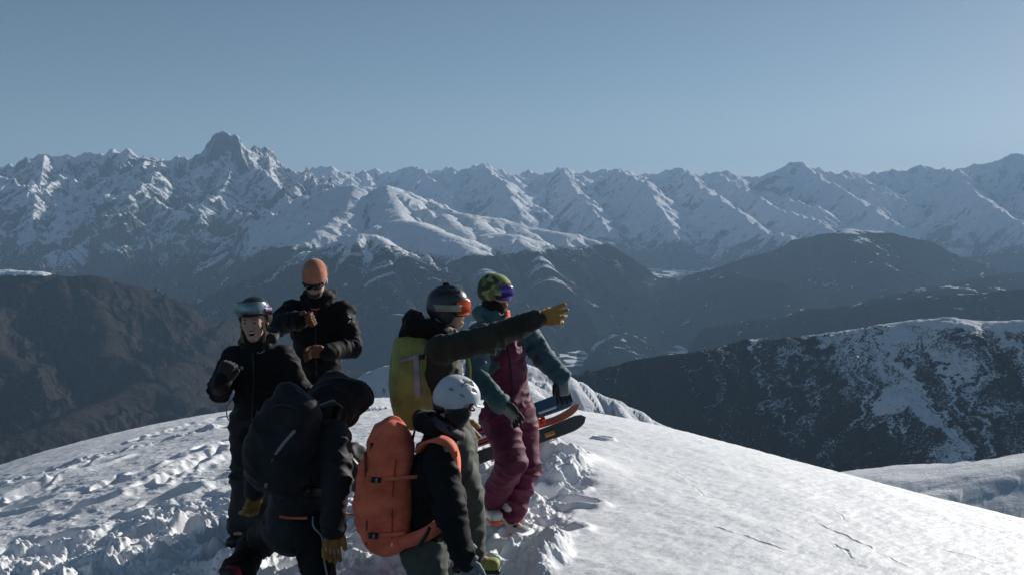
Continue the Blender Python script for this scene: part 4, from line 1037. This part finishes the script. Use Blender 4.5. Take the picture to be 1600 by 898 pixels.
# the open ring mark on the side, and vents
mk = [p.l(.0945 + .006, .052 + .018 * math.cos(a), .024 + .018 * math.sin(a)) for a in (1.9, 2.6, 3.3, 4.2, 5.0, 5.8)] + [p.l(.1005, .053, .024)]
p.part('helmet_mark', *ribbon(mk, p.B[0], .006, .012, 4), K_black, h)
p.part('vent', *ribbon([p.l(.084, -.055, .098), p.l(.066, -.035, .126), p.l(.055, .0, .136)], A([.8, 0, .8]) @ p.B, .009, .008), K_grey, h)
p.part('vent', *ribbon([p.l(.10, -.045, .06), p.l(.104, -.02, .058)], p.B[0], .009, .008), K_grey, h)
p.part('vent', *ribbon([p.l(.088, -.09, .06), p.l(.080, -.11, .058)], p.B[0], .010, .008), K_grey, h)
p.part('rivet', *ball(p.l(.1, .015, .01), (.008, .008, .008), p.B, 5), K_grey, h)

# ---- man in the maroon bib
J = jt(head=(775, 457, 7.30), neck=(776, 494, 7.33), chest=(786, 545, 7.33), pel=(794, 630, 7.33), sha=(752, 522, 7.16), shb=(822, 515, 7.47), ela=(742, 590, 7.02), wra=(784, 630, 6.88),
       elb=(850, 558, 7.40), wrb=(877, 588, 7.22), hipa=(778, 650, 7.25), hipb=(812, 650, 7.38), kna=(800, 722, 7.06), knb=(824, 730, 7.28), ana=(764, 786, 7.25), anb=(797, 812, 7.20))
J.update(hf=V3(.93, -.22, -.10), hu=V3(.05, 0, 1), toea=V3(.35, -.9, 0), toeb=V3(.7, -.7, 0), handa=dict(d=V3(.75, -.2, -.65), lat=V3(.5, -.5, .5), curl=(.3, .3, .25, .2), palm_up=-1, thumb=.3), handb=dict(d=V3(.12, -.1, -1), lat=V3(-.9, -.2, -.1), curl=(.12, .10, .10, .12), palm_up=1, thumb=.3, spread=.12))
p = Person(J, 'man in maroon bib trousers and teal jacket with green camouflage helmet cover and purple goggles', face=.7, seed=8)
jk = p.jacket(K_teal, hem=-.02, hood='down', w=1.0, amp=.013, collar=.07)
# bib over the torso, one with the trousers
f = Field(.008); up = nrm(J['chest'] - J['pel']); sd_ = p.side
f.ecap(J['pel'] - up * .06, J['chest'] - up * .02, sd_, (.178, .142), (.170, .150), k=.03)
f.ecap(J['chest'] - up * .02, J['chest'] + up * .155, sd_, (.170, .150), (.105, .128), k=.02)
segs = [(J['pel'], J['chest'])]; jts = []
for q in 'ab':
    hp, kn, an = J['hip' + q], J['kn' + q], J['an' + q]
    f.cone(J['pel'] - up * .04, hp, .125, .125, k=.05); f.cone(hp, kn, .128, .102, k=.04); f.cone(kn, kn * .3 + an * .7, .100, .092, k=.02); f.cone(kn * .3 + an * .7, an + (kn - an) * .16, .092, .094, k=.02)
    segs += [(hp, kn), (kn, an)]; jts += [(kn, .12), (an, .10), (hp, .14)]
bib = p.field('bib_trousers', f, K_maroon, None, segs, .014, .075, 11, jts)
p.gloves(K_gglove, 'a', size=1.18, cuff=K_gglove); p.gloves(K_gglove, 'b', size=1.18, cuff=K_gglove)
gl_ = [c for c in p.r.children if c.name.startswith('glove')]
for g_, q in zip(gl_, 'ab'):
    w_ = J['wr' + q]; hd_ = J['hand' + q]; d_ = nrm(hd_['d']); lat_ = nrm(hd_['lat'] - (hd_['lat'] @ d_) * d_); pn = np.cross(lat_, d_) * hd_['palm_up']
    f = Field(.005)
    for o_ in (-.030, -.008, .014): f.cone(w_ + d_ * .035 + lat_ * o_ + V3(0, -.012, 0), w_ + d_ * .125 + lat_ * o_ + V3(0, -.014, 0), .020, .016, k=.012)
    p.field('palm_patch', f, K_greyglove, g_)
K_bootw = hard('boot_white', (.55, .55, .56), .35)
p.boots(K_bootw, K_black, fabric('boot_orange', (.75, .16, .06), .5, 0))
h = p.helmet(K_camo, big=1.04)
p.goggles(h, K_purplelens, up=.012, frame=K_black, strap=K_camo, big=1.02)
f = Field(.006); f.ell(p.l(0, -.005, -.095), (.080, .090, .060), p.B, k=.02); f.cone(p.l(0, -.01, -.11), J['neck'], .078, .085, k=.03); f.ell(p.l(0, .11, -.062), (.05, .05, .05), p.B, k=.01, mode='s')
p.field('neck_gaiter', f, K_hood)
f = Field(.005); f.ell(p.l(0, .052, -.078), (.05, .048, .040), p.B, k=.02); f.ell(p.l(0, .095, -.060), (.022, .02, .012), p.B, k=.01, mode='s'); p.field('beard', f, fabric('ginger_beard', (.28, .09, .05), .9), p.body)
f = Field(.006); f.ecap(J['neck'] + V3(.085, -.02, -.03), J['neck'] + V3(.080, -.02, .04), V3(.4, .9, 0), (.045, .014), (.035, .012)); p.field('orange_collar', f, fabric('orange_lining', (.8, .13, .06), .7))
p.part('gaiter_mark', *ribbon([J['neck'] + V3(-.01, -.092, .02), J['neck'] + V3(.015, -.098, .032), J['neck'] + V3(.035, -.092, .02), J['neck'] + V3(.055, -.085, .03)], V3(0, -1, 0), .008, .012), K_wtrim)
p.part('zip', *ribbon([J['chest'] + V3(.03, -.155, .10), J['chest'] + V3(.045, -.158, .0), J['pel'] + V3(.04, -.152, .10)], V3(.2, -1, 0), .008, .008), K_black, bib)
# ------------------------------------------------------------------ backpacks
def pack(c, B, h, label, mat, strapmat, buckmat, seed=0, amp=.012, kind=0, group='backpacks worn by the group'):
    T = Thing('backpack', c - B[2] * h[2], label, 'backpack', group)
    g = lambda x, y, z: c + A([x * h[0], y * h[1], z * h[2]]) @ B
    f = Field(.0085)
    f.ell(g(0, 0, 0), (h[0] * 1.02, h[1] * 1.0, h[2] * 1.02), B, k=.03, p=3.2)
    f.ell(g(0, -.35, -.35), (h[0] * .85, h[1] * .85, h[2] * .60), B, k=.05, p=3)
    if kind == 1: f.cone(g(-.40, .1, 1.05), g(.40, .1, 1.03), .058, .055, k=.06); f.ell(g(0, 0, .85), (h[0] * .70, h[1] * .75, h[2] * .20), B, k=.05)
    if kind == 2:
        f = Field(.0085)
        f.ell(g(.02, 0, -.30), (h[0] * 1.02, h[1] * 1.05, h[2] * .70), B, k=.03, p=3.6)
        f.ell(g(.22, .05, .38), (h[0] * .74, h[1] * .85, h[2] * .62), B, k=.06, p=3.4)
        f.cone(g(-.30, .1, .93), g(.75, .0, .86), .040, .040, k=.06); f.cone(g(-.75, -.5, -.2), g(-.45, -.3, .6), .045, .035, k=.05)
    V, Q = f.mesh(); V = fold(V, Q, [(g(0, 0, -1), g(0, 0, 1))], amp, .10, seed)
    body = T.part('pack_body', V, Q, mat)
    return T, g, body
def wstrap(T, name, pts, up, mat, w=.05, th=.012, parent=None, n=6): return T.part(name, *ribbon(pts, up, w, th, n), mat, parent)

# lime pack on the pointing man
B = basis(V3(.97, .16, .10), V3(-.06, 0, 1)); c = W(650, 592, 6.34)
T, g, b = pack(c, B, A([.160, .145, .300]), 'lime green backpack worn by the pointing man', K_lime, K_strap, K_black, 1)
T.part('side_strap', *merge(ribbon([g(1.02, .5, .55), g(1.06, -.1, .55), g(.95, -.7, .5)], B[0], .022, .008), ribbon([g(1.06, .05, .62), g(1.08, -.02, .1), g(1.02, -.1, -.3)], B[0], .040, .008)), K_strap)
T.part('buckle', *boxm(g(1.09, .30, .55), (.008, .018, .013), B), K_black)
T.part('lid_seam', *ribbon([g(1.0, .5, .8), g(1.06, .2, .3), g(1.06, .3, -.4), g(.95, .3, -.85)], B[0], .008, .012), K_grey)
T.part('haul_loop', *ribbon([g(-.2, .7, .98), g(0, .7, 1.12), g(.2, .7, .98)], B[1], .018, .006), K_strap)
J4s = W(692, 545, 6.17)
wstrap(T, 'shoulder_strap', [g(.85, .9, .75), g(.85, 1.5, .92), g(.9, 2.15, .70), g(.85, 2.35, .2), g(.9, 2.2, -.3)], [B[2], B[2], B[1], B[1], B[1]], fabric('lime_strap', (.42, .48, .12), .7), .045)
wstrap(T, 'hip_belt', [g(.90, .8, -.75), g(1.10, 1.4, -.82), g(1.12, 1.9, -.86)], [B[0], B[0], B[0]], K_lime, .05)

# orange pack
B = basis(V3(.985, .05, -.06), V3(.10, 0, 1)); B = basis(B[1], V3(.10, 0, 1)); c = W(607, 764, 5.48)
T, g, b = pack(c, B, A([.165, .140, .325]), 'large orange roll-top backpack worn by the white-helmeted skier', K_orange, K_orange, K_black, 2, kind=1, amp=.024)
K_ostrap = fabric('orange_webbing', (.75, .17, .09), .7)
for z_, y1 in ((.34, 1.35), (-.62, .75)):
    s_ = T.part('compression_strap', *ribbon([g(1.0, -.70, z_ - .04), g(1.08, 0, z_), g(1.06, .7, z_ + .04), g(.95, y1, z_ + .05)], B[0], .020, .008), K_ostrap)
    T.part('buckle', *boxm(g(1.08, -.42, z_ - .02), (.010, .026, .014), B), K_black, s_)
    T.part('buckle_bar', *boxm(g(1.13, -.40, z_ - .02), (.004, .006, .012), B), K_grey, s_)
T.part('side_zip', *ribbon([g(.55, -.95, .72), g(.80, -.85, .35), g(.92, -.72, 0), g(.92, -.70, -.45), g(.78, -.7, -.85)], A([.8, -.6, 0]) @ B, .012, .010), fabric('dark_orange_zip', (.22, .035, .02), .7))
T.part('side_seam', *ribbon([g(1.0, .3, .7), g(1.04, .25, .1), g(1.02, .3, -.7)], B[0], .006, .010), fabric('dark_orange_seam', (.35, .06, .03), .7))
T.part('top_strap', *ribbon([g(.55, -.85, .66), g(.62, -.62, .95), g(.5, -.1, 1.16), g(.3, .4, 1.1)], A([.5, -.5, .7]) @ B, .022, .008), K_ostrap)
T.part('buckle', *boxm(g(.66, -.66, .80), (.012, .012, .030), B), K_black)
T.part('haul_loop', *ribbon([g(.2, .85, .95), g(.35, .95, 1.12), g(.5, .9, .95)], B[1], .018, .008), K_black)
T.part('logo_print', *ribbon([g(.99, .30, -.82), g(.99, .32, -.76)], B[0], .008, .012), K_wtrim)
wstrap(T, 'tail_strap', [g(-.2, -.98, -.40), g(-.3, -1.35, -.52), g(-.3, -1.7, -.50)], B[2], K_ostrap, .02, .004)
wstrap(T, 'shoulder_strap', [W(655, 705, 5.38), W(668, 690, 5.33), W(688, 686, 5.26), W(706, 697, 5.25), W(714, 722, 5.30), W(712, 760, 5.36)], [B[2], B[2], V3(0, -.5, 1), V3(.6, -.6, .5), V3(1, -.5, 0), V3(1, -.5, 0)], K_ostrap, .062, .014)
T.part('chest_buckle', *boxm(W(712, 708, 5.27), (.010, .010, .016)), K_ostrap)
hb_ = wstrap(T, 'hip_belt', [g(.9, .6, -.78), W(655, 838, 5.33), W(675, 828, 5.30), W(700, 810, 5.32), W(719, 800, 5.42)], [B[0], V3(0, -1, 0), V3(0, -1, 0), V3(.4, -1, 0), V3(1, -.3, 0)], K_ostrap, .075, .016)
T.part('belt_webbing', *ribbon([W(655, 852, 5.31), W(664, 838, 5.30), W(672, 822, 5.295)], V3(0, -1, 0), .02, .008), K_black, hb_)
T.part('belt_tail', *ribbon([W(712, 806, 5.33), W(720, 798, 5.33), W(716, 792, 5.33)], V3(0, -1, 0), .025, .008), K_ostrap, hb_)

# black pack on the stooping skier
B = basis(V3(.40, .88, .05), V3(.34, 0, 1)); c = W(441, 690, 5.62)
T, g, b = pack(c, B, A([.185, .135, .300]), 'black backpack worn by the stooping skier', K_blk2, K_black, K_black, 5, amp=.022, kind=2)
T.part('compression_strap', *ribbon([g(.75, -.85, .55), g(.4, -1.1, .0), g(.25, -1.05, -.75)], A([.3, -1, 0]) @ B, .018, .008), K_grey)
T.part('haul_loop', *ribbon([g(-.1, .2, .95), g(.15, .0, 1.10), g(.4, .2, .97)], B[1], .02, .008), K_black)
T.part('lid_strap', *ribbon([g(-.35, -.7, .75), g(.1, -.75, .9), g(.5, -.6, .92), g(.85, .1, .8)], A([0, -.6, 1]) @ B, .022, .010), K_black)
wstrap(T, 'shoulder_strap', [g(.75, .7, .85), g(1.1, 1.2, .95), W(520, 668, 5.74)], [B[2], B[2], V3(0, -.3, 1)], K_black, .06)
wstrap(T, 'hip_belt', [g(.7, .6, -.85), W(480, 768, 5.61), W(503, 770, 5.68)], [V3(0, -1, 0), V3(0, -1, 0), V3(1, -1, 0)], K_black, .06)

# small black pack lying in the snow behind
c = W(556, 725, 7.45); B = basis(V3(.3, 1, .1), V3(-.4, 0, 1))
T, g, b = pack(c, B, A([.085, .09, .17]), 'black rucksack lying in the snow left of the orange backpack', K_blk2, K_black, K_black, 9, amp=.02, group='backpack in the snow')
T.part('shoulder_strap', *ribbon([g(.2, -1, .8), g(.9, -1.6, .5), g(1.1, -1.3, -.2), g(.6, -1, -.8)], B[0], .04, .01), K_black)
del T.r['group']

# ------------------------------------------------------------------ skis lying behind the group
def ski(tip, tail, up, width, mat, label, base=None, bind=None, prints=(), tipr=.10, group='skis lying behind the group'):
    tip, tail = A(tip), A(tail); L = np.linalg.norm(tip - tail); d = (tip - tail) / L; s_ = nrm(np.cross(d, up)); u = np.cross(s_, d)
    T = Thing('ski', tail, label, 'ski', group)
    n = 60; V = []; Q = []
    for i in range(n + 1):
        t = i / n * L; x = t / L
        w = width * (.5 - .06 * math.sin(math.pi * x))
        e = L - t
        if e < tipr * 1.3: w *= math.sqrt(max(0, 1 - (1 - e / (tipr * 1.3)) ** 2.2)) + .02
        if t < .06: w *= math.sqrt(max(0, 1 - (1 - t / .06) ** 2.5)) * .6 + .4
        z = .10 * max(0, 1 - e / .30) ** 2 + .018 * math.sin(math.pi * x)
        th = .006 if e < .35 else .010
        p = tail + d * t + u * z
        for a, b in ((-1, -1), (1, -1), (.92, 1), (-.92, 1)): V.append(p + s_ * w * a + u * th / 2 * b)
    for i in range(n):
        for k in range(4): Q.append((i * 4 + k, i * 4 + (k + 1) % 4, i * 4 + 4 + (k + 1) % 4, i * 4 + 4 + k))
    Q += [(3, 2, 1, 0), (n * 4, n * 4 + 1, n * 4 + 2, n * 4 + 3)]
    T.part('ski_body', A(V), A(Q), mat, smooth=False)
    P = lambda t, a, h: tail + d * t + s_ * a + u * (h + .018 * math.sin(math.pi * t / L) + .10 * max(0, 1 - (L - t) / .30) ** 2)
    for (t0, t1, a0, a1, m) in prints:
        T.part('ski_print', *ribbon([P(t0, a0, .007), P((t0 + t1) / 2, (a0 + a1) / 2, .007), P(t1, a1, .007)], u, .022, .003), m)
    if bind:
        for t0, mm in bind:
            Bb = A([s_, d, u]); m = merge(boxm(P(t0, 0, .02), (.032, .05, .014), Bb), boxm(P(t0 + .03, 0, .048), (.026, .018, .022), Bb), boxm(P(t0 - .02, .022, .05), (.006, .014, .03), Bb), boxm(P(t0 - .02, -.022, .05), (.006, .014, .03), Bb))
            T.part('binding', *m, mm)
    return T
K_skidark = hard('dark_ski', (.060, .066, .064), .35)
K_skired = hard('red_graphic', (.55, .04, .05), .35); K_skiblue = hard('blue_ski', (.03, .085, .15), .35); K_skiwhite = hard('white_graphic', (.6, .6, .65), .4)
K_skior = hard('orange_ski', (.75, .20, .10), .4); K_skiblk = hard('black_ski', (.015, .015, .017), .35); K_indigo = hard('indigo_graphic', (.07, .06, .22), .4)
Yt = 8.55
ski(W(914, 657, Yt), W(640, 752, 8.25), V3(-.25, -.92, .45), .130, K_skidark, 'wide dark ski with orange lettering patch, its tip nearest the snow edge', prints=[(1.22, 1.31, .02, .02, fabric('orange_print', (.75, .30, .10), .6)), (1.22, 1.31, .0, .0, fabric('orange_print_', (.60, .22, .08), .6))], tipr=.12)
ski(W(908, 644, 8.85), W(640, 728, 8.6), V3(-.1, -.45, .9), .105, K_skior, 'orange-tipped ski lying behind the dark ski', bind=[(1.22, fabric('red_binding', (.85, .06, .03), .4)), (.95, K_black)])
ski(W(893, 622, 9.0), W(650, 706, 8.8), V3(-.15, -.95, .3), .16, K_skiblue, 'blue ski with white lettering below the gloved hand', prints=[(1.16, 1.33, .03, .03, K_skiwhite)], tipr=.06)
ski(W(800, 664, 8.30), W(628, 730, 8.05), V3(-.2, -.95, .35), .14, K_skiblk, 'black ski with red and white graphic behind the olive trousers', prints=[(.55, .95, .035, .035, K_skired), (.55, .95, .008, .008, K_skiwhite), (.6, .9, -.015, -.015, K_indigo), (.55, .95, -.040, -.040, K_skired)], bind=[(.50, K_black)])
